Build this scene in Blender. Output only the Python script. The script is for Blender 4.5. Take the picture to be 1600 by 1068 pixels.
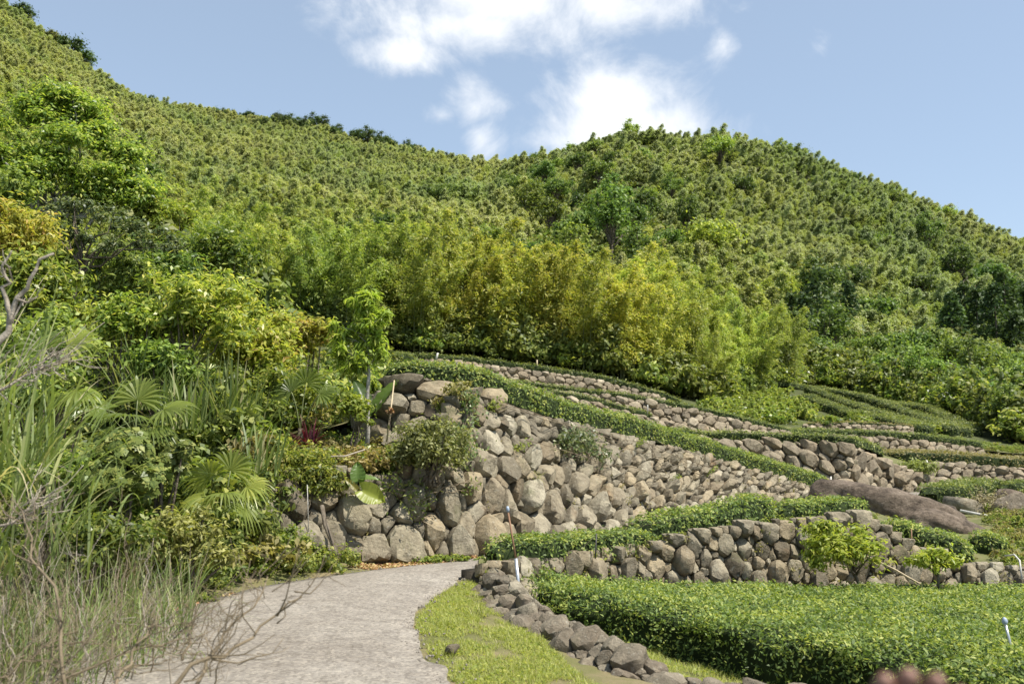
import bpy, bmesh, math, random
import numpy as np
from mathutils import Vector, noise as mnoise

# ------------------------------------------------------------------ reset
for o in list(bpy.data.objects):
    bpy.data.objects.remove(o, do_unlink=True)
SC = bpy.context.scene
COL = SC.collection
R = math.radians
rng = np.random.default_rng(7)
random.seed(7)

# ------------------------------------------------------------------ camera
F = 1555.0                       # focal length in photo pixels (1600 wide) = 35 mm lens
EYE = 1.7
TH = math.atan(156 / F)          # the lens looks up a little
cam = bpy.data.cameras.new('camera')
cam.lens = 36 * F / 1600
cam.sensor_width = 36
cam.clip_start = 0.05
cam.clip_end = 6000
cam.dof.use_dof = True
cam.dof.focus_distance = 17
cam.dof.aperture_fstop = 3.2
camo = bpy.data.objects.new('camera', cam)
COL.objects.link(camo)
camo.location = (0, 0, EYE)
camo.rotation_euler = (R(90) + TH, 0, 0)
SC.camera = camo

# ------------------------------------------------------------------ sun, sky, exposure
SUN_EL, SUN_AZ = R(60), R(112)    # azimuth measured from +Y (view direction) towards +X (right)
sun_dir = Vector((math.sin(SUN_AZ) * math.cos(SUN_EL), math.cos(SUN_AZ) * math.cos(SUN_EL), math.sin(SUN_EL)))
sl = bpy.data.lights.new('sun', 'SUN')
sl.energy = 4.5
sl.angle = R(0.55)
sl.color = (1.0, 0.95, 0.86)
slo = bpy.data.objects.new('sun', sl)
COL.objects.link(slo)
slo.rotation_euler = sun_dir.to_track_quat('Z', 'Y').to_euler()
slo.location = (20, 0, 40)

world = bpy.data.worlds.new('World')
SC.world = world
world.use_nodes = True
SC.view_settings.view_transform = 'Standard'
SC.view_settings.look = 'None'
SC.view_settings.exposure = 0.86
SC.view_settings.gamma = 1.0
SC.view_settings.use_curve_mapping = False
SC.cycles.use_denoising = True
SC.cycles.max_bounces = 5
SC.cycles.transparent_max_bounces = 8
SC.cycles.transmission_bounces = 3
SC.cycles.diffuse_bounces = 3
SC.cycles.glossy_bounces = 2


def zz(py, d):
    """height of the sight line through image row py at distance d"""
    b = (534 - py) / F
    return EYE + d * (math.sin(TH) + b * math.cos(TH)) / (math.cos(TH) - b * math.sin(TH))


def P(px, py, d):
    a = (px - 800) / F
    b = (534 - py) / F
    fy = math.cos(TH) - b * math.sin(TH)
    s = d / fy
    return np.array((a * s, d, EYE + s * (math.sin(TH) + b * math.cos(TH))))


def at_height(px, py, z):
    b = (534 - py) / F
    t = (math.sin(TH) + b * math.cos(TH)) / (math.cos(TH) - b * math.sin(TH))
    return P(px, py, (z - EYE) / t)


def build_world():
    nt = world.node_tree
    N = nt.nodes
    L = nt.links
    N.clear()
    out = N.new('ShaderNodeOutputWorld')
    bg = N.new('ShaderNodeBackground')
    bg.inputs['Strength'].default_value = 0.097
    L.new(bg.outputs[0], out.inputs[0])
    sky = N.new('ShaderNodeTexSky')
    sky.sky_type = 'NISHITA'
    sky.sun_disc = False
    sky.sun_elevation = SUN_EL
    sky.sun_rotation = SUN_AZ
    sky.altitude = 900
    sky.air_density = 1.0
    sky.dust_density = 1.6
    sky.ozone_density = 1.0
    tc = N.new('ShaderNodeTexCoord')
    no = N.new('ShaderNodeTexNoise')
    no.inputs['Scale'].default_value = 9.0
    no.inputs['Detail'].default_value = 7
    no.inputs['Roughness'].default_value = 0.62
    no.inputs['Distortion'].default_value = 0.35
    L.new(tc.outputs['Generated'], no.inputs['Vector'])
    # cumulus banks: (px, py, half width, half height) read as directions in the sky
    banks = [(800, 0, 250, 75), (740, 40, 150, 45), (930, 5, 110, 45), (640, 85, 75, 32), (960, 150, 90, 70), (985, 205, 130, 45), (735, 165, 60, 55), (750, 215, 40, 45),
             (690, 180, 45, 28), (1130, 70, 55, 55), (1280, 75, 50, 40), (1030, 25, 45, 40), (1160, 15, 60, 30)]
    prev = None
    for (px, py, hw, hh) in banks:
        c = Vector(P(px, py, 1.0)) - Vector((0, 0, EYE))
        c.normalize()
        sub = N.new('ShaderNodeVectorMath')
        sub.operation = 'SUBTRACT'
        L.new(tc.outputs['Generated'], sub.inputs[0])
        sub.inputs[1].default_value = c
        mul = N.new('ShaderNodeVectorMath')
        mul.operation = 'MULTIPLY'
        L.new(sub.outputs[0], mul.inputs[0])
        k = 1.15
        mul.inputs[1].default_value = (F / hw / k, 2.0, F / hh / k)
        ln = N.new('ShaderNodeVectorMath')
        ln.operation = 'LENGTH'
        L.new(mul.outputs[0], ln.inputs[0])
        m = N.new('ShaderNodeMath')
        m.operation = 'SUBTRACT'
        m.inputs[0].default_value = 1.0 if hw > 62 else (0.28 if px > 1020 else 0.8)
        L.new(ln.outputs['Value'], m.inputs[1])
        if prev is None:
            prev = m
        else:
            mx = N.new('ShaderNodeMath')
            mx.operation = 'MAXIMUM'
            L.new(prev.outputs[0], mx.inputs[0])
            L.new(m.outputs[0], mx.inputs[1])
            prev = mx
    mx = N.new('ShaderNodeMath')
    mx.operation = 'MAXIMUM'
    L.new(prev.outputs[0], mx.inputs[0])
    mx.inputs[1].default_value = -0.62
    ad = N.new('ShaderNodeMath')
    ad.operation = 'MULTIPLY_ADD'
    L.new(no.outputs['Fac'], ad.inputs[0])
    ad.inputs[1].default_value = 3.0
    L.new(mx.outputs[0], ad.inputs[2])
    mr = N.new('ShaderNodeMapRange')
    mr.interpolation_type = 'SMOOTHSTEP'
    L.new(ad.outputs[0], mr.inputs['Value'])
    mr.inputs['From Min'].default_value = 1.3
    mr.inputs['From Max'].default_value = 2.5
    mr.inputs['To Max'].default_value = 0.92
    mix = N.new('ShaderNodeMix')
    mix.data_type = 'RGBA'
    L.new(mr.outputs[0], mix.inputs['Factor'])
    # pale, slightly milky spring sky
    veil = N.new('ShaderNodeMix')
    veil.data_type = 'RGBA'
    veil.inputs['Factor'].default_value = 0.36
    L.new(sky.outputs[0], veil.inputs['A'])
    veil.inputs['B'].default_value = (3.9, 4.65, 5.3, 1)
    L.new(veil.outputs['Result'], mix.inputs['A'])
    mix.inputs['B'].default_value = (6.6, 6.7, 6.8, 1)
    L.new(mix.outputs['Result'], bg.inputs['Color'])


build_world()


# ------------------------------------------------------------------ helpers
def norm(v):
    v = np.asarray(v, float)
    return v / np.maximum(np.linalg.norm(v, axis=-1, keepdims=True), 1e-9)


def mesh_np(name, V, Fq, mat=None, rnd=None, smooth=True):
    """V (n,3), Fq (m,k) one face size"""
    me = bpy.data.meshes.new(name)
    V = np.ascontiguousarray(V, dtype=np.float32)
    Fq = np.ascontiguousarray(Fq, dtype=np.int32)
    m, k = Fq.shape
    me.vertices.add(len(V))
    me.vertices.foreach_set('co', V.ravel())
    me.loops.add(m * k)
    me.loops.foreach_set('vertex_index', Fq.ravel())
    me.polygons.add(m)
    me.polygons.foreach_set('loop_start', np.arange(0, m * k, k, dtype=np.int32))
    if smooth:
        me.polygons.foreach_set('use_smooth', np.ones(m, dtype=bool))
    me.update(calc_edges=True)
    if rnd is not None:
        at = me.attributes.new('rnd', 'FLOAT', 'POINT')
        at.data.foreach_set('value', np.ascontiguousarray(rnd, dtype=np.float32))
    if mat is not None:
        me.materials.append(mat)
    return me


def link(name, me, parent=None, loc=None):
    o = bpy.data.objects.new(name, me)
    COL.objects.link(o)
    if parent is not None:
        o.parent = parent
    if loc is not None:
        o.location = [float(c) for c in loc]
    return o


def tag(o, label, cat, group=None):
    o['label'] = label
    o['category'] = cat
    if group:
        o['group'] = group
    return o


def thing(name, label, cat, loc=(0, 0, 0), rotz=0, group=None):
    o = bpy.data.objects.new(name, None)
    o.empty_display_size = 0.2
    COL.objects.link(o)
    o.location = [float(c) for c in loc]
    o.rotation_euler = (0, 0, rotz)
    return tag(o, label, cat, group)


def place(proto, loc, rotz, scale, label=None, group=None, color=None, tilt=(0, 0)):
    """a copy of a thing and its parts (shared meshes)"""
    r = proto.copy()
    COL.objects.link(r)
    r.location = [float(c) for c in loc]
    r.rotation_euler = (tilt[0], tilt[1], rotz)
    r.scale = scale if hasattr(scale, '__len__') else (scale,) * 3
    if label:
        r['label'] = label
    if group:
        r['group'] = group
    for ch in PARTS[proto.name]:
        c = ch.copy()
        COL.objects.link(c)
        c.parent = r
        if color is not None:
            c.color = (*color, 1)
    return r


PARTS = {}


class Spawner:
    """uses the prototype itself for the first copy"""

    def __init__(self, protos):
        self.protos = protos
        self.used = [False] * len(protos)

    def put(self, k, loc, rotz, scale, label, group=None, color=None, tilt=(0, 0)):
        p = self.protos[k]
        if not self.used[k]:
            self.used[k] = True
            p.location = [float(c) for c in loc]
            p.rotation_euler = (tilt[0], tilt[1], rotz)
            p.scale = scale if hasattr(scale, '__len__') else (scale,) * 3
            p['label'] = label
            if group:
                p['group'] = group
            if color is not None:
                for c in PARTS[p.name]:
                    c.color = (*color, 1)
            return p
        return place(p, loc, rotz, scale, label, group, color, tilt)


# tapered tube along a polyline
def tube(path, radii, sides=6):
    path = np.asarray(path, float)
    n = len(path)
    radii = np.broadcast_to(np.asarray(radii, float), (n,))
    T = np.gradient(path, axis=0)
    T = norm(T)
    ref = np.array((0.31, 0.87, 0.4)) if abs(T[0][2]) > 0.5 else np.array((0.05, 0.05, 1.0))
    A = norm(np.cross(T, ref))
    B = np.cross(T, A)
    ang = np.linspace(0, 2 * np.pi, sides, endpoint=False)
    V = path[:, None, :] + radii[:, None, None] * (np.cos(ang)[None, :, None] * A[:, None, :] + np.sin(ang)[None, :, None] * B[:, None, :])
    V = V.reshape(-1, 3)
    i = np.arange(n - 1)[:, None] * sides
    j = np.arange(sides)[None, :]
    j2 = (j + 1) % sides
    Q = np.stack([i + j, i + j2, i + sides + j2, i + sides + j], -1).reshape(-1, 4)
    # end caps as a fan of quads collapsed to the middle
    V = np.vstack([V, path[0], path[-1]])
    c0, c1 = len(V) - 2, len(V) - 1
    j = np.arange(sides)
    j2 = (j + 1) % sides
    caps = []
    for k in range(0, sides, 2):
        caps.append((c0, (k + 2) % sides, k + 1, k))
        b = (n - 1) * sides
        caps.append((c1, b + k, b + k + 1, b + (k + 2) % sides))
    return V, np.vstack([Q, np.array(caps)])


def join(parts):
    Vs, Qs, o = [], [], 0
    for V, Q in parts:
        Vs.append(V)
        Qs.append(Q + o)
        o += len(V)
    return np.vstack(Vs), np.vstack(Qs)


def rand_unit(n):
    v = rng.normal(size=(n, 3))
    return norm(v)


def leaves(C, N, length, width, fold=0.12, T=None, jit=0.35):
    """folded diamond leaves at C with facing N; returns V, Q, rnd"""
    n = len(C)
    length = np.broadcast_to(np.asarray(length, float), (n,)) * rng.uniform(1 - jit, 1 + jit, n)
    width = np.broadcast_to(np.asarray(width, float), (n,)) * rng.uniform(1 - jit, 1 + jit, n)
    N = norm(N)
    if T is None:
        T = rand_unit(n)
    T = norm(T - (T * N).sum(1, keepdims=True) * N)
    S = np.cross(N, T)
    l = length[:, None]
    w = width[:, None]
    base = C - T * l * 0.45
    tip = C + T * l * 0.55 - N * l * 0.12
    mid = C - T * l * 0.05 + N * (fold * w)
    v = np.stack([base, mid + S * w * 0.5, tip, mid - S * w * 0.5], 1).reshape(-1, 3)
    q = np.arange(4 * n).reshape(n, 4)
    r = np.repeat(rng.random(n), 4)
    return v, q, r


def joinr(parts):
    Vs, Qs, Rs, o = [], [], [], 0
    for V, Q, r in parts:
        Vs.append(V)
        Qs.append(Q + o)
        Rs.append(r)
        o += len(V)
    return np.vstack(Vs), np.vstack(Qs), np.concatenate(Rs)


def ribbon(base, dirs, length, width, droop, segs=5, rise=1.0):
    """arching blades. base (n,3), dirs (n,3) start direction, droop (n,)"""
    n = len(base)
    length = np.broadcast_to(np.asarray(length, float), (n,))
    width = np.broadcast_to(np.asarray(width, float), (n,))
    droop = np.broadcast_to(np.asarray(droop, float), (n,))
    d = norm(dirs)
    side = norm(np.cross(d, np.array((0, 0, 1.0))) + 1e-4)
    p = base.copy()
    rows = []
    for k in range(segs + 1):
        t = k / segs
        w = width * (0.55 + 1.2 * t - 1.75 * t * t) * 0.9 + width * 0.02
        rows.append(np.stack([p - side * w[:, None] / 2, p + side * w[:, None] / 2], 1))
        d = norm(d + np.array((0, 0, -1.0)) * (droop * (0.3 + 1.4 * t) / segs)[:, None])
        p = p + d * (length / segs)[:, None]
    V = np.stack(rows, 1)                         # n, segs+1, 2, 3
    idx = np.arange(n * (segs + 1) * 2).reshape(n, segs + 1, 2)
    Q = np.stack([idx[:, :-1, 0], idx[:, :-1, 1], idx[:, 1:, 1], idx[:, 1:, 0]], -1).reshape(-1, 4)
    r = np.repeat(rng.random(n), (segs + 1) * 2)
    return V.reshape(-1, 3), Q, r


# ------------------------------------------------------------------ materials
def newmat(name):
    m = bpy.data.materials.new(name)
    m.use_nodes = True
    m.node_tree.nodes.clear()
    out = m.node_tree.nodes.new('ShaderNodeOutputMaterial')
    return m, m.node_tree.nodes, m.node_tree.links, out


def ramp(N, stops):
    r = N.new('ShaderNodeValToRGB')
    e = r.color_ramp.elements
    while len(e) < len(stops):
        e.new(0.5)
    for i, (p, c) in enumerate(stops):
        e[i].position = p
        e[i].color = (*c, 1)
    return r


def mixc(N, L, fac, a, b, mode='MIX'):
    m = N.new('ShaderNodeMix')
    m.data_type = 'RGBA'
    m.blend_type = mode
    for key, v in (('Factor', fac), ('A', a), ('B', b)):
        if isinstance(v, bpy.types.NodeSocket):
            L.new(v, m.inputs[key])
        elif key == 'Factor':
            m.inputs[key].default_value = v
        else:
            m.inputs[key].default_value = (*v, 1)
    return m.outputs['Result']


def noise(N, L, scale, detail=4, rough=0.55, coord=None):
    n = N.new('ShaderNodeTexNoise')
    n.inputs['Scale'].default_value = scale
    n.inputs['Detail'].default_value = detail
    n.inputs['Roughness'].default_value = rough
    if coord is not None:
        L.new(coord, n.inputs['Vector'])
    return n


def leafmat(name, stops, trans=0.4, rough=0.42, patch=None, patch_scale=0.03, objvar=0.35, tcol=(1.25, 1.3, 0.6), spec=0.3, gain=None):
    """foliage: colour per leaf, per plant, and optional broad patches of another growth"""
    gain = gain or (1.85, 1.5, 1.45)
    stops = [(p_, tuple(min(.46, c_ * k_) for c_, k_ in zip(col_, gain))) for p_, col_ in stops]
    trans = min(.5, trans + .06)
    m, N, L, out = newmat(name)
    at = N.new('ShaderNodeAttribute')
    at.attribute_name = 'rnd'
    rp = ramp(N, stops)
    L.new(at.outputs['Fac'], rp.inputs[0])
    oi = N.new('ShaderNodeObjectInfo')
    col = mixc(N, L, 1.0, rp.outputs['Color'], oi.outputs['Color'], 'MULTIPLY')
    if patch is not None:
        ge = N.new('ShaderNodeNewGeometry')
        nz = noise(N, L, patch_scale, 3, 0.6, ge.outputs['Position'])
        mr = N.new('ShaderNodeMapRange')
        mr.inputs['From Min'].default_value = 0.42
        mr.inputs['From Max'].default_value = 0.62
        L.new(nz.outputs['Fac'], mr.inputs['Value'])
        sx = N.new('ShaderNodeSeparateXYZ')
        L.new(ge.outputs['Position'], sx.inputs[0])
        mx_ = N.new('ShaderNodeMapRange')
        mx_.inputs['From Min'].default_value = -15
        mx_.inputs['From Max'].default_value = 70
        L.new(sx.outputs['X'], mx_.inputs['Value'])
        side = mixc(N, L, mx_.outputs[0], (1.05, 1.03, .95), (.98, .97, .9))
        tint = mixc(N, L, mr.outputs[0], (1, 1, 1), patch)
        tint = mixc(N, L, 1.0, tint, side, 'MULTIPLY')
        col = mixc(N, L, 1.0, col, tint, 'MULTIPLY')
    hs = N.new('ShaderNodeHueSaturation')
    mr2 = N.new('ShaderNodeMapRange')
    mr2.inputs['To Min'].default_value = 1 - objvar
    mr2.inputs['To Max'].default_value = 1 + objvar
    L.new(oi.outputs['Random'], mr2.inputs['Value'])
    L.new(mr2.outputs[0], hs.inputs['Value'])
    mul = N.new('ShaderNodeMath')
    mul.operation = 'MULTIPLY'
    mul.inputs[1].default_value = 7.31
    L.new(oi.outputs['Random'], mul.inputs[0])
    fr = N.new('ShaderNodeMath')
    fr.operation = 'FRACT'
    L.new(mul.outputs[0], fr.inputs[0])
    mr3 = N.new('ShaderNodeMapRange')
    mr3.inputs['To Min'].default_value = 0.5 - 0.028 * objvar / 0.35
    mr3.inputs['To Max'].default_value = 0.5 + 0.012 * objvar / 0.35
    L.new(fr.outputs[0], mr3.inputs['Value'])
    L.new(mr3.outputs[0], hs.inputs['Hue'])
    hs.inputs['Saturation'].default_value = 0.88
    L.new(col, hs.inputs['Color'])
    bs = N.new('ShaderNodeBsdfPrincipled')
    bs.inputs['Roughness'].default_value = rough
    bs.inputs['Specular IOR Level'].default_value = spec
    L.new(hs.outputs[0], bs.inputs['Base Color'])
    tr = N.new('ShaderNodeBsdfTranslucent')
    tc = mixc(N, L, 1.0, hs.outputs[0], tcol, 'MULTIPLY')
    L.new(tc, tr.inputs['Color'])
    mx = N.new('ShaderNodeMixShader')
    mx.inputs[0].default_value = trans
    L.new(bs.outputs[0], mx.inputs[1])
    L.new(tr.outputs[0], mx.inputs[2])
    L.new(mx.outputs[0], out.inputs[0])
    return m


def earthmat(name, stops, scale=3.0, bump=0.4, rough=0.95, bscale=25, detail=6, objcoord=False):
    m, N, L, out = newmat(name)
    ge = N.new('ShaderNodeNewGeometry')
    if objcoord:
        tcn = N.new('ShaderNodeTexCoord')
        co = tcn.outputs['Object']
    else:
        co = ge.outputs['Position']
    n1 = noise(N, L, scale, detail, 0.6, co)
    rp = ramp(N, stops)
    L.new(n1.outputs['Fac'], rp.inputs[0])
    bs = N.new('ShaderNodeBsdfPrincipled')
    bs.inputs['Roughness'].default_value = rough
    bs.inputs['Specular IOR Level'].default_value = 0.2
    L.new(rp.outputs[0], bs.inputs['Base Color'])
    n2 = noise(N, L, bscale, 5, 0.65, co)
    bp = N.new('ShaderNodeBump')
    bp.inputs['Strength'].default_value = bump
    bp.inputs['Distance'].default_value = 0.06
    L.new(n2.outputs['Fac'], bp.inputs['Height'])
    L.new(bp.outputs[0], bs.inputs['Normal'])
    L.new(bs.outputs[0], out.inputs[0])
    return m


def stonemat(name, tones, lichen=0.5, rust=0.25):
    """field stone: tone per stone, mottling, pale lichen, rust stains, pitted relief"""
    m, N, L, out = newmat(name)
    ge = N.new('ShaderNodeNewGeometry')
    po = ge.outputs['Position']
    oi = N.new('ShaderNodeObjectInfo')
    rp = ramp(N, [(i / (len(tones) - 1), t) for i, t in enumerate(tones)])
    L.new(oi.outputs['Random'], rp.inputs[0])
    mo = noise(N, L, 5.0, 9, 0.75, po)
    rm = ramp(N, [(0.32, (0.4, 0.38, 0.35)), (0.46, (.9, .89, .87)), (0.56, (1.12, 1.12, 1.1)), (0.7, (1.5, 1.48, 1.42))])
    L.new(mo.outputs['Fac'], rm.inputs[0])
    col = mixc(N, L, 1.0, rp.outputs[0], rm.outputs[0], 'MULTIPLY')
    col = mixc(N, L, 1.0, col, (.95, .96, .92), 'MULTIPLY')
    # rust
    rn = noise(N, L, 1.1, 4, 0.6, po)
    mr = N.new('ShaderNodeMapRange')
    mr.inputs['From Min'].default_value = 0.6
    mr.inputs['From Max'].default_value = 0.74
    mr.inputs['To Max'].default_value = rust * .8
    L.new(rn.outputs['Fac'], mr.inputs['Value'])
    col = mixc(N, L, mr.outputs[0], col, (0.36, 0.19, 0.075))
    # lichen flecks
    ln = noise(N, L, 17.0, 5, 0.7, po)
    ml = N.new('ShaderNodeMapRange')
    ml.inputs['From Min'].default_value = 0.58
    ml.inputs['From Max'].default_value = 0.7
    ml.inputs['To Max'].default_value = lichen
    L.new(ln.outputs['Fac'], ml.inputs['Value'])
    col = mixc(N, L, ml.outputs[0], col, (0.44, 0.43, 0.36))
    dn = noise(N, L, 3.3, 6, 0.7, po)
    md = N.new('ShaderNodeMapRange')
    md.inputs['From Min'].default_value = 0.55
    md.inputs['From Max'].default_value = 0.75
    md.inputs['To Max'].default_value = 0.65
    L.new(dn.outputs['Fac'], md.inputs['Value'])
    col = mixc(N, L, md.outputs[0], col, (0.09, 0.085, 0.06))
    mn = noise(N, L, 1.9, 7, 0.72, po)
    mm = N.new('ShaderNodeMapRange')
    mm.inputs['From Min'].default_value = 0.57
    mm.inputs['From Max'].default_value = 0.68
    mm.inputs['To Max'].default_value = 0.6
    L.new(mn.outputs['Fac'], mm.inputs['Value'])
    col = mixc(N, L, mm.outputs[0], col, (0.1, 0.105, 0.05))
    bs = N.new('ShaderNodeBsdfPrincipled')
    bs.inputs['Roughness'].default_value = 0.93
    bs.inputs['Specular IOR Level'].default_value = 0.2
    L.new(col, bs.inputs['Base Color'])
    b1 = noise(N, L, 9.0, 10, 0.7, po)
    bp = N.new('ShaderNodeBump')
    bp.inputs['Strength'].default_value = 0.75
    bp.inputs['Distance'].default_value = 0.09
    L.new(b1.outputs['Fac'], bp.inputs['Height'])
    L.new(bp.outputs[0], bs.inputs['Normal'])
    L.new(bs.outputs[0], out.inputs[0])
    return m


def plainmat(name, col, rough=0.7, metal=0.0, var=0.25, scale=20):
    m, N, L, out = newmat(name)
    tcn = N.new('ShaderNodeTexCoord')
    n1 = noise(N, L, scale, 5, 0.6, tcn.outputs['Object'])
    a = tuple(c * (1 - var) for c in col)
    b = tuple(min(1, c * (1 + var)) for c in col)
    rp = ramp(N, [(0.3, a), (0.7, b)])
    L.new(n1.outputs['Fac'], rp.inputs[0])
    bs = N.new('ShaderNodeBsdfPrincipled')
    bs.inputs['Roughness'].default_value = rough
    bs.inputs['Metallic'].default_value = metal
    L.new(rp.outputs[0], bs.inputs['Base Color'])
    L.new(bs.outputs[0], out.inputs[0])
    return m


def rockmat(name, tones, **kw):
    m, N, L, out = newmat(name)
    ge = N.new('ShaderNodeNewGeometry')
    mp = N.new('ShaderNodeMapping')
    mp.inputs['Scale'].default_value = (1.0, 1.0, 1.3)
    L.new(ge.outputs['Position'], mp.inputs['Vector'])
    po = mp.outputs[0]
    n1 = noise(N, L, 2.2, 9, .72, po)
    r1 = ramp(N, [(.3, (.045, .036, .028)), (.42, (.11, .086, .065)), (.54, (.185, .145, .11)), (.7, (.27, .22, .17))])
    L.new(n1.outputs['Fac'], r1.inputs[0])
    n2 = noise(N, L, 11, 8, .75, po)
    r2 = ramp(N, [(.35, (.55, .53, .5)), (.6, (1.1, 1.1, 1.08))])
    L.new(n2.outputs['Fac'], r2.inputs[0])
    col = mixc(N, L, 1.0, r1.outputs[0], r2.outputs[0], 'MULTIPLY')
    bs = N.new('ShaderNodeBsdfPrincipled')
    bs.inputs['Roughness'].default_value = .9
    bs.inputs['Specular IOR Level'].default_value = .2
    L.new(col, bs.inputs['Base Color'])
    n3 = noise(N, L, 4, 12, .72, po)
    bp = N.new('ShaderNodeBump')
    bp.inputs['Strength'].default_value = .7
    bp.inputs['Distance'].default_value = .22
    L.new(n3.outputs['Fac'], bp.inputs['Height'])
    L.new(bp.outputs[0], bs.inputs['Normal'])
    L.new(bs.outputs[0], out.inputs[0])
    return m


M = {}
M['stone'] = stonemat('wall_stone', [(0.11, 0.09, 0.066), (0.29, 0.25, 0.185), (0.2, 0.157, 0.108), (0.36, 0.32, 0.25), (0.23, 0.195, 0.145), (0.31, 0.25, 0.17), (.15, .127, .095), (.27, .235, .18)], rust=0.45)
M['stone_far'] = stonemat('terrace_stone', [(0.17, 0.14, 0.105), (0.28, 0.23, 0.17), (0.22, 0.175, 0.125), (0.37, 0.31, 0.235)], rust=0.3)
M['kerb_stone'] = stonemat('kerb_stone', [(0.14, 0.118, 0.092), (0.24, 0.2, 0.155), (0.18, 0.146, 0.112), (0.3, 0.262, 0.205)], rust=0.2)
M['boulder'] = rockmat('boulder_rock', [(0.17, 0.145, 0.12), (0.21, 0.175, 0.14)], lichen=0.3, rust=0.15)
M['fill'] = earthmat('wall_fill', [(0.3, (0.025, 0.021, 0.015)), (0.7, (0.07, 0.058, 0.04))], 4)
M['soil'] = earthmat('terrace_soil', [(0.3, (0.09, 0.08, 0.04)), (0.5, (0.12, 0.13, 0.045)), (0.7, (0.2, 0.16, 0.09))], 2)
M['forest_floor'] = earthmat('forest_floor', [(0.3, (0.022, 0.032, 0.01)), (0.7, (0.05, 0.06, 0.02))], 0.6)
M['core'] = earthmat('hedge_core', [(0.3, (0.012, 0.02, 0.006)), (0.7, (0.03, 0.045, 0.012))], 6)
M['bark'] = earthmat('bark', [(0.3, (0.09, 0.07, 0.05)), (0.7, (0.2, 0.17, 0.13))], 12, 0.6, objcoord=True)
M['pale_bark'] = earthmat('pale_bark', [(0.3, (0.22, 0.2, 0.17)), (0.7, (0.42, 0.4, 0.36))], 9, 0.4, objcoord=True)
M['dead_wood'] = earthmat('dead_wood', [(0.3, (0.22, 0.185, 0.14)), (0.7, (0.42, 0.37, 0.3))], 10, 0.4, objcoord=True)
M['twig'] = earthmat('dry_twig', [(0.3, (0.12, 0.095, 0.06)), (0.7, (0.24, 0.19, 0.125))], 10, 0.3, objcoord=True)
M['culm'] = plainmat('bamboo_culm', (0.12, 0.14, 0.05), 0.5)
M['tea'] = leafmat('tea_leaf', [(0.0, (0.022, 0.06, 0.01)), (0.55, (0.05, 0.125, 0.018)), (1.0, (0.12, 0.22, 0.03))], 0.3, 0.5, objvar=0.06, spec=0.25, gain=(3.6, 2.15, 2.3))
M['tea_far'] = leafmat('tea_leaf_far', [(0.0, (0.03, 0.06, 0.012)), (0.6, (0.06, 0.11, 0.02)), (1.0, (0.13, 0.19, 0.04))], 0.28, 0.5, objvar=0.1, gain=(2.5, 1.8, 1.8))
M['tea_dry'] = leafmat('tea_leaf_olive', [(0.0, (0.07, 0.08, 0.025)), (0.6, (0.13, 0.14, 0.05)), (1.0, (0.2, 0.19, 0.08))], 0.25, 0.5, objvar=0.1)
M['bamboo'] = leafmat('bamboo_leaf', [(0.0, (0.05, 0.08, 0.012)), (0.5, (0.105, 0.14, 0.022)), (1.0, (0.19, 0.215, 0.045))], 0.38, 0.5, objvar=0.22, gain=(2.6, 2.5, 2.1))
M['bamboo_far'] = leafmat('bamboo_leaf_far', [(0.0, (0.068, 0.094, 0.025)), (0.5, (0.096, 0.124, 0.034)), (1.0, (0.135, 0.158, 0.05))], 0.32, 0.5, patch=(0.66, 0.8, 0.78), patch_scale=0.014, objvar=0.14, gain=(3.8, 3.3, 3.4))
M['broad'] = leafmat('broadleaf', [(0.0, (0.025, 0.055, 0.01)), (0.5, (0.06, 0.11, 0.02)), (1.0, (0.12, 0.18, 0.035))], 0.33, 0.5, objvar=0.25, gain=(2.5, 1.85, 1.6))
M['lime'] = leafmat('lime_leaf', [(0.0, (0.09, 0.16, 0.012)), (0.5, (0.18, 0.27, 0.018)), (1.0, (0.3, 0.37, 0.035))], 0.45, 0.4, objvar=0.08)
M['shrub'] = leafmat('shrub_leaf', [(0.0, (0.04, 0.09, 0.012)), (0.5, (0.1, 0.18, 0.02)), (0.85, (0.19, 0.27, 0.03)), (1.0, (0.3, 0.3, 0.07))], 0.42, 0.36, objvar=0.2, spec=0.35)
M['warm'] = leafmat('young_red_leaf', [(0.0, (0.1, 0.16, 0.015)), (0.45, (0.22, 0.27, 0.025)), (0.85, (0.3, 0.28, 0.035)), (1.0, (0.36, 0.19, 0.045))], 0.42, 0.42, objvar=0.15)
M['grey_leaf'] = leafmat('grey_green_leaf', [(0.0, (0.03, 0.06, 0.02)), (0.5, (0.07, 0.12, 0.04)), (1.0, (0.17, 0.22, 0.1))], 0.3, 0.35, objvar=0.1, spec=0.35)
M['olive'] = leafmat('olive_vine', [(0.0, (0.06, 0.08, 0.018)), (0.5, (0.15, 0.16, 0.04)), (1.0, (0.3, 0.27, 0.1))], 0.35, 0.5, objvar=0.15)
M['cover'] = leafmat('ground_cover', [(0.0, (0.05, 0.1, 0.015)), (0.6, (0.14, 0.22, 0.025)), (1.0, (0.25, 0.3, 0.05))], 0.4, 0.45, objvar=0.1)
M['ivy'] = leafmat('ivy_leaf', [(0.0, (0.04, 0.08, 0.012)), (0.6, (0.09, 0.15, 0.022)), (1.0, (0.17, 0.225, 0.04))], 0.35, 0.4, objvar=0.1)
M['grass'] = leafmat('grass_blade', [(0.0, (0.1, 0.15, 0.02)), (0.6, (0.19, 0.25, 0.035)), (1.0, (0.33, 0.31, 0.11))], 0.4, 0.5, objvar=0.1)
M['reed'] = leafmat('reed_blade', [(0.0, (0.06, 0.1, 0.02)), (0.6, (0.13, 0.18, 0.045)), (0.88, (0.18, 0.21, 0.075)), (1.0, (0.32, 0.28, 0.15))], 0.35, 0.45, objvar=0.15, gain=(1.5, 1.45, 1.4))
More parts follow.
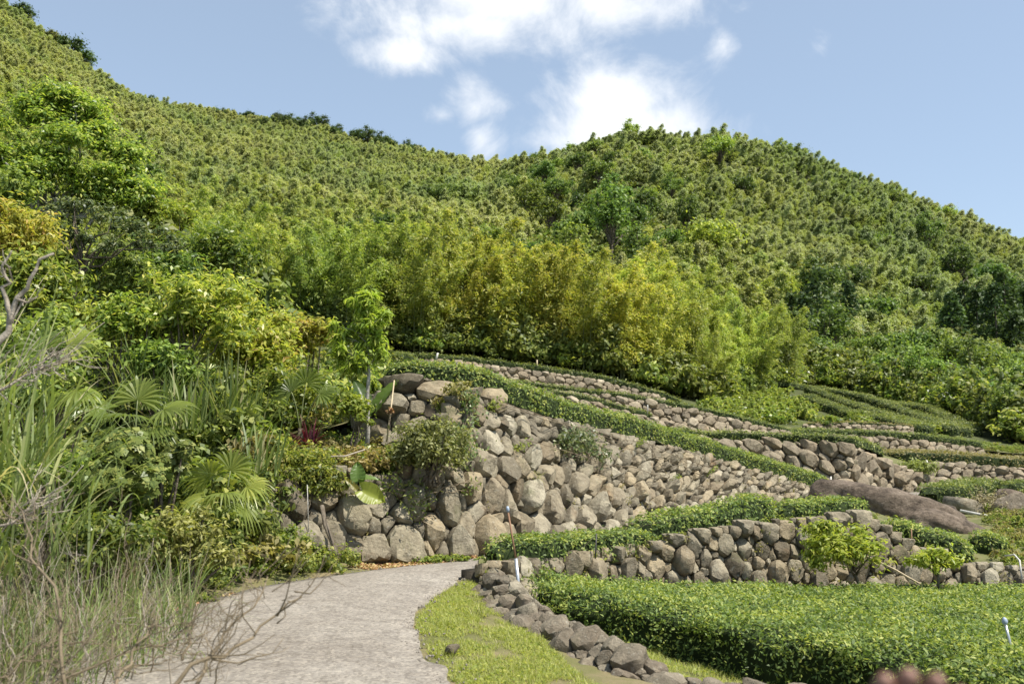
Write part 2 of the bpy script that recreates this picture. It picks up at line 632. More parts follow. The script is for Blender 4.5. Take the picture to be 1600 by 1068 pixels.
M['straw'] = leafmat('dry_stalk', [(0.0, (0.12, 0.105, 0.045)), (0.5, (0.22, 0.185, 0.105)), (1.0, (0.33, 0.285, 0.19))], 0.2, 0.6, objvar=0.1, tcol=(1.1, 1.1, 0.85), gain=(1.3, 1.25, 1.35))
M['palm'] = leafmat('palm_leaf', [(0.0, (0.045, 0.09, 0.012)), (0.6, (0.11, 0.18, 0.02)), (1.0, (0.2, 0.26, 0.03))], 0.44, 0.33, objvar=0.15, spec=0.4)
M['red'] = leafmat('red_leaf', [(0.0, (0.02, 0.004, 0.006)), (0.6, (0.05, 0.006, 0.012)), (1.0, (0.1, 0.018, 0.028))], 0.3, 0.35, objvar=0.05, tcol=(1.3, 0.5, 0.6))
M['taro'] = leafmat('taro_leaf', [(0.0, (0.07, 0.13, 0.015)), (1.0, (0.11, 0.17, 0.018))], 0.42, 0.35, objvar=0.2)
M['conifer'] = leafmat('conifer_needle', [(0.0, (0.018, 0.036, 0.012)), (0.6, (0.035, 0.065, 0.02)), (1.0, (0.06, 0.1, 0.03))], 0.2, 0.55, objvar=0.2)
M['litter'] = leafmat('leaf_litter', [(0.0, (0.16, 0.08, 0.03)), (0.5, (0.3, 0.17, 0.07)), (1.0, (0.38, 0.27, 0.1))], 0.15, 0.7, objvar=0.1)
M['metal'] = plainmat('galvanised_steel', (0.55, 0.56, 0.57), 0.35, 0.7, 0.15)
M['rust_metal'] = plainmat('rusty_steel', (0.2, 0.11, 0.06), 0.7, 0.2)
M['white_pipe'] = plainmat('white_plastic', (0.5, 0.48, 0.43), 0.6, 0, 0.3)
M['cane'] = plainmat('dry_cane', (0.45, 0.36, 0.22), 0.6)
M['dark_stake'] = plainmat('dark_stake', (0.05, 0.045, 0.04), 0.6)
M['blue_grey'] = plainmat('blue_grey_plastic', (0.3, 0.36, 0.45), 0.4, 0, 0.15)
M['gravel'] = plainmat('road_gravel', (0.2, 0.175, 0.145), 0.95, 0, 0.4, 60)
M['skin'] = plainmat('skin', (0.2, 0.1, 0.066), 0.5, 0, 0.08)
M['cloth'] = plainmat('dark_cloth', (0.012, 0.012, 0.014), 0.9, 0, 0.3)

# road: worn concrete-gravel
def roadmat():
    m, N, L, out = newmat('worn_road')
    ge = N.new('ShaderNodeNewGeometry')
    po = ge.outputs['Position']
    big = noise(N, L, 0.55, 8, 0.72, po)
    rp = ramp(N, [(0.3, (0.185, 0.163, 0.138)), (0.55, (0.25, 0.227, 0.197)), (0.75, (0.3, 0.277, 0.243))])
    L.new(big.outputs['Fac'], rp.inputs[0])
    vo = N.new('ShaderNodeTexVoronoi')
    vo.inputs['Scale'].default_value = 42
    L.new(po, vo.inputs['Vector'])
    rv = ramp(N, [(0.0, (0.62, 0.6, 0.57)), (0.5, (1, 1, 1)), (1.0, (1.38, 1.36, 1.3))])
    L.new(vo.outputs['Color'], rv.inputs[0])
    col = mixc(N, L, 1.0, rp.outputs[0], rv.outputs[0], 'MULTIPLY')
    mid = noise(N, L, 5.0, 6, 0.7, po)
    rm = ramp(N, [(0.34, (0.8, 0.78, 0.75)), (0.48, (.98, .97, .95)), (0.64, (1.1, 1.09, 1.06))])
    L.new(mid.outputs['Fac'], rm.inputs[0])
    col = mixc(N, L, 1.0, col, rm.outputs[0], 'MULTIPLY')
    bs = N.new('ShaderNodeBsdfPrincipled')
    bs.inputs['Roughness'].default_value = 0.9
    bs.inputs['Specular IOR Level'].default_value = 0.25
    L.new(col, bs.inputs['Base Color'])
    bn = noise(N, L, 60, 6, 0.7, po)
    bp = N.new('ShaderNodeBump')
    bp.inputs['Strength'].default_value = 0.6
    bp.inputs['Distance'].default_value = 0.02
    L.new(bn.outputs['Fac'], bp.inputs['Height'])
    L.new(bp.outputs[0], bs.inputs['Normal'])
    L.new(bs.outputs[0], out.inputs[0])
    return m


M['road'] = roadmat()

# ------------------------------------------------------------------ ground: columns of (distance, height)
GC = {
    -700: [(0, .3), (5, .3), (9, 1.2), (12, 2.5), (20, 6), (30, 10), (60, zz(260, 60)), (110, zz(120, 110)), (230, zz(-120, 230)), (420, zz(-330, 420)), (700, zz(-200, 700)), (1600, zz(100, 1600))],
    0: [(0, 0), (7.5, 0), (9, .12), (11, .5), (14, 1.1), (20, 2.6), (30, 5.0), (60, zz(440, 60)), (110, zz(365, 110)), (160, zz(270, 160)), (230, zz(160, 230)), (300, zz(80, 300)), (360, zz(35, 360)), (420, zz(20, 420)), (520, zz(70, 520)), (700, zz(200, 700)), (1600, zz(450, 1600))],
    100: [(0, 0), (9, 0), (11, .25), (14, .95), (20, 2.4), (30, 4.6), (60, zz(460, 60)), (110, zz(395, 110)), (160, zz(310, 160)), (230, zz(215, 230)), (300, zz(150, 300)), (360, zz(112, 360)), (420, zz(95, 420)), (520, zz(140, 520)), (700, zz(250, 700)), (1600, zz(480, 1600))],
    200: [(0, 0), (10, 0), (12, .3), (14, .85), (20, 2.2), (30, 4.2), (60, zz(480, 60)), (110, zz(420, 110)), (160, zz(350, 160)), (230, zz(275, 230)), (300, zz(215, 300)), (360, zz(178, 360)), (420, zz(160, 420)), (520, zz(200, 520)), (700, zz(280, 700)), (1600, zz(500, 1600))],
    330: [(0, 0), (10.9, 0), (12.2, .15), (14, .6), (16, 1.3), (20, 2.0), (30, 3.8), (60, zz(505, 60)), (110, zz(440, 110)), (160, zz(380, 160)), (230, zz(310, 230)), (300, zz(252, 300)), (360, zz(215, 360)), (420, zz(193, 420)), (520, zz(235, 520)), (700, zz(300, 700)), (1600, zz(500, 1600))],
    398: [(0, 0), (12.0, 0), (13.2, .15), (13.7, 1.15), (17, 1.68), (24, 2.25), (34, 3.65), (45, 5.2), (60, zz(525, 60)), (110, zz(450, 110)), (160, zz(390, 160)), (230, zz(320, 230)), (300, zz(264, 300)), (360, zz(227, 360)), (420, zz(204, 420)), (520, zz(250, 520)), (700, zz(310, 700)), (1600, zz(500, 1600))],
    440: [(0, 0), (12.4, 0), (13.3, .12), (15, .2), (45, 2), (60, zz(535, 60)), (110, zz(455, 110)), (160, zz(395, 160)), (230, zz(325, 230)), (300, zz(270, 300)), (360, zz(233, 360)), (420, zz(210, 420)), (520, zz(255, 520)), (700, zz(320, 700)), (1600, zz(500, 1600))],
    600: [(0, 0), (13.8, 0), (15, 0), (45, 1.5), (60, zz(556, 60)), (110, zz(480, 110)), (160, zz(415, 160)), (230, zz(345, 230)), (300, zz(297, 300)), (360, zz(264, 360)), (420, zz(244, 420)), (520, zz(285, 520)), (700, zz(340, 700)), (1600, zz(520, 1600))],
    740: [(0, 0), (12.4, 0), (14, 0), (45, 1.5), (60, zz(568, 60)), (110, zz(500, 110)), (160, zz(430, 160)), (230, zz(360, 230)), (300, zz(307, 300)), (360, zz(279, 360)), (420, zz(264, 420)), (520, zz(305, 520)), (700, zz(360, 700)), (1600, zz(520, 1600))],
    830: [(0, 0), (9.3, -.06), (10.2, -.15), (12.5, -.3), (14, -.5), (45, 1), (60, zz(585, 60)), (110, zz(515, 110)), (160, zz(440, 160)), (230, zz(345, 230)), (300, zz(264, 300)), (360, zz(272, 360)), (420, zz(275, 420)), (520, zz(320, 520)), (700, zz(380, 700)), (1600, zz(530, 1600))],
    990: [(0, 0), (7.6, -.05), (8.2, -.18), (9.5, -.3), (11, -.5), (13, -.85), (20, -.9), (45, 0), (60, zz(612, 60)), (110, zz(530, 110)), (160, zz(435, 160)), (230, zz(320, 230)), (300, zz(226, 300)), (360, zz(236, 360)), (420, zz(300, 420)), (700, zz(400, 700)), (1600, zz(540, 1600))],
    1120: [(0, -.05), (7, -.1), (8, -.3), (9.5, -.5), (13, -.85), (20, -.9), (45, 0), (60, zz(645, 60)), (70, zz(628, 70)), (110, zz(555, 110)), (160, zz(455, 160)), (230, zz(330, 230)), (300, zz(234, 300)), (360, zz(246, 360)), (420, zz(310, 420)), (700, zz(420, 700)), (1600, zz(540, 1600))],
    1250: [(0, -.1), (7, -.3), (9.5, -.6), (13, -.85), (20, -.9), (45, 0), (55, zz(672, 55)), (60, zz(657, 60)), (75, zz(624, 75)), (90, zz(612, 90)), (120, zz(575, 120)), (160, zz(490, 160)), (230, zz(365, 230)), (300, zz(268, 300)), (360, zz(278, 360)), (420, zz(330, 420)), (700, zz(430, 700)), (1600, zz(550, 1600))],
    1400: [(0, -.3), (8, -.7), (13, -.85), (20, -.9), (45, 0), (55, zz(678, 55)), (60, zz(668, 60)), (75, zz(650, 75)), (90, zz(640, 90)), (120, zz(590, 120)), (160, zz(520, 160)), (230, zz(405, 230)), (300, zz(312, 300)), (360, zz(318, 360)), (420, zz(360, 420)), (700, zz(450, 700)), (1600, zz(560, 1600))],
    1600: [(0, -.3), (8, -.75), (13, -.85), (20, -.9), (45, 0), (55, zz(700, 55)), (60, zz(694, 60)), (90, zz(672, 90)), (120, zz(630, 120)), (160, zz(575, 160)), (230, zz(480, 230)), (300, zz(405, 300)), (360, zz(405, 360)), (420, zz(440, 420)), (700, zz(500, 700)), (1600, zz(580, 1600))],
    2400: [(0, -.3), (8, -.75), (13, -.85), (20, -.9), (45, -1), (60, zz(720, 60)), (120, zz(700, 120)), (230, zz(680, 230)), (420, zz(650, 420)), (700, zz(620, 700)), (1600, zz(600, 1600))],
}
GK = sorted(GC)


def colz(k, d):
    c = GC[k]
    return np.interp(d, [q[0] for q in c], [q[1] for q in c])


def Zg(px, d):
    i = min(max(np.searchsorted(GK, px) - 1, 0), len(GK) - 2)
    t = (px - GK[i]) / (GK[i + 1] - GK[i])
    t = min(max(t, 0), 1)
    z = colz(GK[i], d) * (1 - t) + colz(GK[i + 1], d) * t
    if d > 16:
        k = min(1, (d - 16) / 60)
        x = (px - 800) / F * d
        z += k * (mnoise.noise((x * .03, d * .03, 0)) * 3.0 * min(1, d / 200) + mnoise.noise((x * .11, d * .11, 3)) * 0.6)
    return float(z)


def G(px, d):
    """point on the open ground seen in image column px at distance d"""
    z = Zg(px, d)
    t = (z - EYE) / d
    b = (t * math.cos(TH) - math.sin(TH)) / (math.cos(TH) + t * math.sin(TH))
    fy = math.cos(TH) - b * math.sin(TH)
    return np.array(((px - 800) / F * d / fy, d, z))


def build_ground():
    pxs = np.linspace(-700, 2400, 125)
    ds = np.concatenate([np.linspace(0.6, 16, 40), np.geomspace(16.8, 1600, 85)])
    V = np.array([[G(p, d) for p in pxs] for d in ds])
    n, m = V.shape[:2]
    idx = np.arange(n * m).reshape(n, m)
    Q = np.stack([idx[:-1, :-1], idx[:-1, 1:], idx[1:, 1:], idx[1:, :-1]], -1).reshape(-1, 4)
    # earth and grass close by, forest floor on the hill
    m_, N, L, out = newmat('ground_earth')
    ge = N.new('ShaderNodeNewGeometry')
    po = ge.outputs['Position']
    n1 = noise(N, L, 1.3, 6, 0.65, po)
    r1 = ramp(N, [(0.3, (0.1, 0.115, 0.035)), (0.5, (0.15, 0.14, 0.06)), (0.62, (0.22, 0.175, 0.1)), (0.78, (0.27, 0.21, 0.14))])
    L.new(n1.outputs['Fac'], r1.inputs[0])
    n2 = noise(N, L, 0.5, 4, 0.6, po)
    r2 = ramp(N, [(0.3, (0.05, 0.06, 0.022)), (0.7, (0.09, 0.1, 0.04))])
    L.new(n2.outputs['Fac'], r2.inputs[0])
    sx = N.new('ShaderNodeSeparateXYZ')
    L.new(po, sx.inputs[0])
    mr = N.new('ShaderNodeMapRange')
    mr.inputs['From Min'].default_value = 13
    mr.inputs['From Max'].default_value = 22
    L.new(sx.outputs['Y'], mr.inputs['Value'])
    col = mixc(N, L, mr.outputs[0], r1.outputs[0], r2.outputs[0])
    bs = N.new('ShaderNodeBsdfPrincipled')
    bs.inputs['Roughness'].default_value = 0.95
    bs.inputs['Specular IOR Level'].default_value = 0.15
    L.new(col, bs.inputs['Base Color'])
    b1 = noise(N, L, 30, 5, 0.7, po)
    bp = N.new('ShaderNodeBump')
    bp.inputs['Strength'].default_value = 0.6
    bp.inputs['Distance'].default_value = 0.04
    L.new(b1.outputs['Fac'], bp.inputs['Height'])
    L.new(bp.outputs[0], bs.inputs['Normal'])
    L.new(bs.outputs[0], out.inputs[0])
    o = link('ground', mesh_np('ground', V.reshape(-1, 3), Q, m_))
    o['kind'] = 'structure'


build_ground()


# ------------------------------------------------------------------ terrace lines (px, py, distance)
def line(l):
    return np.array([P(*q) for q in l])


def resample(pts, n):
    pts = np.asarray(pts)
    s = np.concatenate([[0], np.cumsum(np.linalg.norm(np.diff(pts, axis=0), axis=1))])
    u = np.linspace(0, s[-1], n)
    return np.stack([np.interp(u, s, pts[:, k]) for k in range(3)], 1)


def bypx(l, pxs):
    l = np.array(l, float)
    return np.array([P(p, np.interp(p, l[:, 0], l[:, 1]), np.interp(p, l[:, 0], l[:, 2])) for p in pxs])


W1F = [(405, 858, 13.2), (520, 868, 13.8), (600, 868, 14.2), (650, 868, 14.45), (690, 868, 14.65), (715, 867, 14.8), (800, 858, 15.7), (900, 840, 17.2), (1000, 822, 19.5), (1100, 805, 22.2), (1200, 793, 25.5), (1310, 783, 29.5)]
W1T = [(405, 748, 13.9), (520, 733, 14.3), (600, 745, 14.7), (650, 722, 15.0), (690, 655, 15.45), (715, 613, 15.8), (800, 641, 17.2), (900, 665, 19.2), (1000, 690, 21.8), (1100, 714, 24.6), (1200, 742, 27.2), (1310, 777, 30.0)]
UPF = [(560, 700, 16.3), (640, 700, 16.0), (700, 700, 16.1), (770, 690, 17.2)]
UPT = [(560, 640, 16.6), (590, 618, 16.6), (655, 590, 16.5), (700, 600, 16.6), (770, 632, 17.5)]
UPT = [(560, 645, 16.7), (640, 592, 16.5), (700, 600, 16.6), (770, 632, 17.6)]
W2F = [(752, 935, 12.1), (800, 935, 12.4), (870, 935, 13.0), (1000, 945, 13.9), (1180, 945, 14.5), (1350, 945, 14.9), (1420, 945, 15.0), (1500, 945, 15.1), (1600, 945, 15.2), (1720, 945, 15.3)]
W2T = [(752, 884, 12.3), (800, 877, 12.6), (870, 872, 13.3), (1000, 851, 14.2), (1180, 815, 14.8), (1350, 806, 15.2), (1420, 848, 15.3), (1500, 879, 15.4), (1600, 888, 15.5), (1720, 890, 15.6)]
WCF = [(845, 630, 36), (920, 650, 36.5), (1000, 670, 37), (1075, 684, 37.5)]
WCT = [(845, 614, 36.3), (920, 629, 36.8), (1000, 649, 37.3), (1075, 670, 37.8)]
WBF = [(760, 606, 42.0), (860, 630, 42), (960, 647, 41.8), (1050, 668, 41.6), (1110, 679, 41.6), (1160, 683, 41.8), (1235, 686, 42.3)]
WBT = [(760, 596, 42.8), (860, 610, 42.8), (960, 621, 42.5), (1050, 636, 42.3), (1110, 648, 42.3), (1160, 660, 42.5), (1235, 679, 43)]
WAF = [(575, 577, 48), (690, 584, 48.5), (740, 590, 49), (860, 608, 49.5), (930, 618, 50), (990, 625, 50.5), (1040, 631, 51)]
WAT = [(575, 560, 49), (690, 564, 49), (740, 568, 49.5), (860, 583, 50), (930, 594, 50.5), (990, 609, 51), (1040, 624, 51.5)]
WDF = [(1085, 702, 34), (1150, 717, 33.7), (1230, 746, 33.3), (1300, 772, 32.7), (1325, 777, 32.5), (1345, 776, 33.7), (1380, 774, 35), (1430, 772, 36.6), (1490, 768, 38.2)]
WDT = [(1085, 687, 34.5), (1150, 689, 34.2), (1230, 691, 33.8), (1300, 692, 33.2), (1325, 698, 33.0), (1345, 704, 34.2), (1380, 719, 35.5), (1430, 739, 37), (1490, 757, 38.5)]
WEF = [(1290, 696, 47), (1380, 702, 47.2), (1450, 706, 47.5), (1535, 711, 48)]
WET = [(1290, 681, 47.2), (1380, 684, 47.5), (1450, 690, 47.8), (1535, 702, 48.2)]
WGF = [(1255, 674, 55), (1330, 674, 55), (1425, 679, 55.5)]
WGT = [(1255, 666, 55.3), (1330, 664, 55.3), (1425, 669, 55.8)]
WFF = [(1435, 756, 39.6), (1500, 754, 39.6), (1600, 753, 39.7), (1700, 753, 39.8)]
WFT = [(1435, 723, 40), (1500, 725, 40), (1600, 733, 40.1), (1700, 740, 40.2)]


def patch(name, front, back, px0, px1, nx, ny, mat, drop=0.03, bump=0.05):
    pxs = np.linspace(px0, px1, nx)
    A = bypx(front, pxs)
    B = bypx(back, pxs)
    t = np.linspace(0, 1, ny)[:, None, None]
    V = A[None] * (1 - t) + B[None] * t
    V[..., 2] -= drop
    for v in V.reshape(-1, 3):
        v[2] += bump * (mnoise.noise((v[0] * .9, v[1] * .9, 5)) - 0.3)
    idx = np.arange(nx * ny).reshape(ny, nx)
    Q = np.stack([idx[:-1, :-1], idx[:-1, 1:], idx[1:, 1:], idx[1:, :-1]], -1).reshape(-1, 4)
    o = link(name, mesh_np(name, V.reshape(-1, 3), Q, mat))
    o['kind'] = 'structure'
    return V


T2B = W1F[4:] + [(1325, 778, 32.3), (1430, 773, 36.4), (1490, 769, 38), (1600, 755, 39.5), (1760, 753, 39.8)]
T2 = patch('lower_terrace', W2T + [(1800, 890, 15.7)], T2B, 748, 1760, 120, 24, M['soil'], 0.06, 0.08)
BENCH = patch('bench_terrace', W1T, [(405, 692, 17), (560, 698, 16.5), (640, 698, 16.2), (700, 690, 16.3), (770, 688, 17.4)], 405, 720, 50, 12, M['soil'], 0.04, 0.06)
T1B = [(405, 655, 24), (560, 590, 30), (700, 600, 35), (860, 630, 36), (1000, 669, 37), (1085, 702, 34.2), (1230, 747, 33.4), (1310, 774, 33)]
T1F = [(405, 690, 17), (560, 648, 16.7), (640, 595, 16.5), (700, 602, 16.5)] + W1T[6:]
patch('upper_terrace', T1F, T1B, 405, 1308, 90, 10, M['soil'], 0.05, 0.05)
patch('middle_terrace', [(405, 650, 24), (700, 600, 35.2)] + WCT, [(405, 600, 34), (700, 598, 42)] + WBF[1:5], 405, 1072, 60, 8, M['soil'], 0.04, 0.03)
patch('high_terrace', [(405, 600, 34)] + WBT, [(405, 570, 45)] + WAF, 405, 1040, 60, 8, M['soil'], 0.04, 0.03)
patch('top_terrace', WAT, [(575, 553, 62), (740, 562, 62), (860, 578, 62), (990, 600, 62), (1040, 610, 62)], 575, 1038, 50, 8, M['soil'], 0.04, 0.03)
patch('side_terrace', WBT[3:] + [(1300, 679, 46)], [(1050, 624, 58), (1120, 645, 58), (1250, 667, 56), (1300, 674, 55)], 1052, 1295, 40, 8, M['soil'], 0.04, 0.03)
patch('field_terrace', WDT + [(1600, 757, 38.5)], [(1085, 687, 41), (1235, 688, 42.4), (1290, 697, 46.8)] + WEF + [(1600, 715, 48.5), (1700, 720, 49)], 1085, 1434, 60, 10, M['soil'], 0.04, 0.03)
patch('field_terrace', WFT, WEF + [(1600, 718, 48.5), (1700, 724, 49)], 1432, 1690, 40, 8, M['soil'], 0.04, 0.03)
patch('back_terrace', WET + [(1700, 716, 48.5)], WGF + [(1500, 688, 58), (1600, 700, 60), (1700, 706, 60)], 1290, 1690, 40, 8, M['soil'], 0.04, 0.03)


# ------------------------------------------------------------------ road
def build_road():
    prs = [((830, 1300), (-700, 1300)), ((770, 1160), (-250, 1140)), ((710, 1068), (40, 1055)), ((668, 1020), (190, 990)), ((650, 985), (270, 957)), ((653, 955), (380, 922)), ((676, 930), (500, 901)), ((710, 909), (630, 884)), ((745, 896), (735, 873))]
    Rr = [at_height(*a, .03) for a, b in prs]
    Ll = [at_height(*b, .03) for a, b in prs]
    fp = bypx(W1F, [800, 900, 1000, 1100, 1200, 1300])
    for i in range(6):
        tan = fp[min(i + 1, 5)] - fp[max(i - 1, 0)]
        n = norm(np.array((tan[1], -tan[0], 0)))
        Ll.append(fp[i] + n * .3 + np.array((0, 0, .05)))
        Rr.append(fp[i] + n * 1.9 + np.array((0, 0, .05)))
    for a, b in (((1395, 792, 29.0), (1372, 777, 32.2)), ((1440, 783, 31.5), (1412, 772, 35)), ((1475, 772, 35), (1450, 768, 37.0))):
        Rr.append(P(*a) + (0, 0, .05))
        Ll.append(P(*b) + (0, 0, .05))
    Rr, Ll = np.array(Rr), np.array(Ll)
    # smooth by Catmull-Rom
    def cr(p, k=8):
        out = []
        for i in range(len(p) - 1):
            p0, p1, p2, p3 = p[max(i - 1, 0)], p[i], p[i + 1], p[min(i + 2, len(p) - 1)]
            for t in np.linspace(0, 1, k, endpoint=False):
                out.append(0.5 * (2 * p1 + (p2 - p0) * t + (2 * p0 - 5 * p1 + 4 * p2 - p3) * t * t + (3 * p1 - p0 - 3 * p2 + p3) * t ** 3))
        out.append(p[-1])
        return np.array(out)
    A, B = cr(Ll), cr(Rr)
    for i in range(len(A)):
        A[i, :2] += 0.08 * mnoise.noise((A[i, 0] * 2, A[i, 1] * 2, 1))
        B[i, :2] += 0.10 * mnoise.noise((B[i, 0] * 2.3, B[i, 1] * 2.3, 4))
    m = 14
    t = np.linspace(0, 1, m)[None, :, None]
    V = A[:, None] * (1 - t) + B[:, None] * t
    V[..., 2] += (0.03 * np.sin(np.pi * np.linspace(0, 1, m)))[None, :]
    n = len(A)
    V = np.concatenate([V[:, :1] - [0, 0, .06], V, V[:, -1:] - [0, 0, .06]], 1)
    m += 2
    idx = np.arange(n * m).reshape(n, m)
    Q = np.stack([idx[:-1, :-1], idx[1:, :-1], idx[1:, 1:], idx[:-1, 1:]], -1).reshape(-1, 4)
    o = link('road', mesh_np('road', V.reshape(-1, 3), Q, M['road']))
    o['kind'] = 'structure'
    return A, B


ROAD_L, ROAD_R = build_road()


# ------------------------------------------------------------------ stones
def ico(level):
    bm = bmesh.new()
    bmesh.ops.create_icosphere(bm, subdivisions=level, radius=1)
    V = np.array([v.co[:] for v in bm.verts])
    Fc = np.array([[v.index for v in f.verts] for f in bm.faces])
    bm.free()
    return norm(V), Fc


ICO = {k: ico(k) for k in (2, 3, 4, 5)}


def lump(dirs, seed, amp):
    return np.array([mnoise.noise((d[0] * 1.6 + seed, d[1] * 1.6, d[2] * 1.6)) + 0.5 * mnoise.noise((d[0] * 4 + seed, d[1] * 4, d[2] * 4 + 7)) for d in dirs]) * amp


LUMPS = {k: [lump(ICO[k][0], 13.7 * s, 1.0) for s in range(12)] for k in ICO}


def stone_shape(planes_n, planes_d, level, p=11, amp=0.06):
    D, Fc = ICO[level]
    c = D @ planes_n.T
    r = np.where(c > 0.04, planes_d[None] / np.maximum(c, 0.04), 1e3)
    r = (r ** -p).sum(1) ** (-1 / p)
    r = r * (1 + amp * LUMPS[level][rng.integers(12)])
    return D * r[:, None], Fc


class Sheet:
    """wall face between a foot line and a top line: u metres along, v metres up, w metres out"""

    def __init__(self, foot, top, n=160):
        f = np.asarray(foot)
        t = np.asarray(top)
        mid = (f + t) / 2
        s = np.concatenate([[0], np.cumsum(np.linalg.norm(np.diff(mid, axis=0), axis=1))])
        self.len = s[-1]
        self.s, self.f, self.t = s, f, t
        self.hu = np.linspace(0, self.len, 600)
        ff, tt = self.ft(self.hu)
        self.hv = np.linalg.norm(tt - ff, axis=-1)

    def ft(self, u):
        f = np.stack([np.interp(u, self.s, self.f[:, k]) for k in range(3)], -1)
        t = np.stack([np.interp(u, self.s, self.t[:, k]) for k in range(3)], -1)
        # continue straight past the ends
        for arr in (f, t):
            pass
        return f, t

    def h(self, u):
        return np.interp(u, self.hu, self.hv)

    def frame(self, u):
        e = 0.25
        f0, t0 = self.ft(np.clip(u - e, 0, self.len))
        f1, t1 = self.ft(np.clip(u + e, 0, self.len))
        tu = norm((f1 + t1) - (f0 + t0))
        f, t = self.ft(u)
        tv = norm(t - f)
        n = norm(np.cross(tu, tv))
        s = np.where(((f * n).sum(-1, keepdims=True)) > 0, -1.0, 1.0)
        return f, t, tu, tv, n * s

    def pt(self, u, v, w):
        uc = np.clip(u, 0, self.len)
        f, t, tu, tv, n = self.frame(uc)
        return f + tv * v[..., None] + n * w[..., None] + tu * (u - uc)[..., None]


def stone_wall(name, label, foot, top, size, mat, cat='wall', level=3, spread=0.45, group=None, out=0.5, sizefn=None, big=(), vgrow=1.0, maxparts=300, gap=0.008, core_depth=0.7, capjit=0.25, aniso=(0, 1.2), cap=.97):
    foot, top = np.asarray(foot), np.asarray(top)
    sh = Sheet(foot, top)
    root = thing(name, label, cat, foot[len(foot) // 2], 0, group)
    base = np.array(root.location)
    us = np.linspace(0, sh.len, 200)
    hs = sh.h(us)
    area = float(((hs[1:] + hs[:-1]) / 2 * np.diff(us)).sum())
    # radii, largest first
    n_est = int(area / (math.pi * (size / 2) ** 2) * 2.6) + 60
    rad = size / 2 * np.exp(rng.normal(0, spread, n_est))
    rad = np.clip(rad, size * 0.24, size * 1.25)
    rad = np.sort(rad)[::-1]
    ca, sa, kk = math.cos(R(aniso[0])), math.sin(R(aniso[0])), math.sqrt(aniso[1])
    AM = np.array(((1 / kk, 0), (0, kk))) @ np.array(((ca, sa), (-sa, ca)))
    S, Rr = [], []
    for (uf, vf, r) in big:
        u = uf * sh.len
        S.append((u, vf * float(sh.h(u))))
        Rr.append(r)
    SA, RA, ns = np.zeros((4000, 2)), np.zeros(4000), len(S)
    for k_ in range(ns):
        SA[k_], RA[k_] = AM @ S[k_], Rr[k_]
    cdf = np.cumsum(hs)
    cdf = cdf / cdf[-1]
    for r in rad:
        for _ in range(26):
            u = float(np.interp(rng.random(), cdf, us))
            h = float(sh.h(u))
            k = sizefn(u / sh.len, 0.5) if sizefn else 1.0
            v = rng.uniform(0.0, max(h, 0.02))
            if sizefn:
                k = sizefn(u / sh.len, v / max(h, .05))
            rr = r * k
            if ns:
                q = AM @ (u, v)
                dd = np.hypot(SA[:ns, 0] - q[0], SA[:ns, 1] - q[1])
                if (dd < 0.80 * (RA[:ns] + rr)).any():
                    continue
            S.append((u, v))
            Rr.append(rr)
            SA[ns] = AM @ (u, v)
            RA[ns] = rr
            ns += 1
            break
    S, Rr = np.array(S), np.array(Rr)
    n = len(S)
    order = np.argsort(-Rr)
    rest = []
    for rank, i in enumerate(order):
        u, v = S[i]
        r = Rr[i]
        d = (S - S[i]) @ AM.T
        D = np.hypot(d[:, 0], d[:, 1])
        nb = np.where((D > 1e-6) & (D < (r + Rr) * 2.6 + 0.1))[0]
        pn, pd = [], []
        for j in nb:
            dist = (D[j] ** 2 + r ** 2 - Rr[j] ** 2) / (2 * D[j]) - gap * 0.5
            dist = max(dist, 0.35 * min(r, D[j]))
            tw = rng.uniform(-0.08, 0.16)
            n2 = AM.T @ (d[j] / D[j])
            l2 = np.linalg.norm(n2)
            nn = np.array((n2[0] / l2, n2[1] / l2, tw))
            pn.append(nn / np.linalg.norm(nn))
            pd.append(dist / l2)
        h = float(sh.h(u))
        for nn, dist in (((0, 1, .25), max(h - v + rng.uniform(-.1, capjit) * r, .5 * r)), ((0, -1, 0), max(v + .06, .5 * r)), ((1, 0, .1), max(sh.len - u, .55 * r)), ((-1, 0, .1), max(u, .55 * r))):
            nn = np.array(nn, float)
            pn.append(nn / np.linalg.norm(nn))
            pd.append(dist)
        lim = 2.4 * r                                     # no stone grows far beyond its size
        for a in np.linspace(0, 2 * np.pi, 7, endpoint=False) + rng.random():
            nn = np.array((math.cos(a), math.sin(a), 0.15))
            pn.append(nn / np.linalg.norm(nn))
            pd.append(lim * rng.uniform(.8, 1.1))
        wz = r * rng.uniform(0.45, 1.2) * out
        nn = np.array((rng.normal(0, .34), rng.normal(0, .34) + 0.08, 1.0))
        pn.append(nn / np.linalg.norm(nn))
        pd.append(wz + 0.1 * r)
        for _ in range(4):
            a = rng.uniform(0, 2 * np.pi)
            tl = rng.uniform(0.35, 1.0)
            nn = np.array((math.cos(a) * math.sin(tl), math.sin(a) * math.sin(tl), math.cos(tl)))
            pn.append(nn)
            pd.append((wz * math.cos(tl) + r * 1.15 * math.sin(tl)) * rng.uniform(0.74, 1.0))
        pn.append(np.array((0, 0, -1.0)))
        pd.append(0.6 * r)
        lv = level if r > size * 0.3 else min(level, 2)
        X, Fc = stone_shape(np.array(pn), np.array(pd), lv, p=rng.uniform(40, 90))
        W = sh.pt(u + X[:, 0], v + X[:, 1], X[:, 2] + rng.normal(0, .12) * r)
        c = W.mean(0)
        if rank < maxparts:
            me = mesh_np('stone', W - c, Fc, mat)
            me.set_sharp_from_angle(angle=R(27))
            link('stone', me, root, c - base)
        else:
            rest.append((W - base, Fc))
    if rest:
        V, Fc = join(rest)
        o = link('chink_stones', mesh_np('chink_stones', V, Fc, mat), root)
        o['kind'] = 'stuff'
    # packed earth and rubble behind the face
    nu, nv = 120, 6
    uu = np.linspace(0, sh.len, nu)
    rows = []
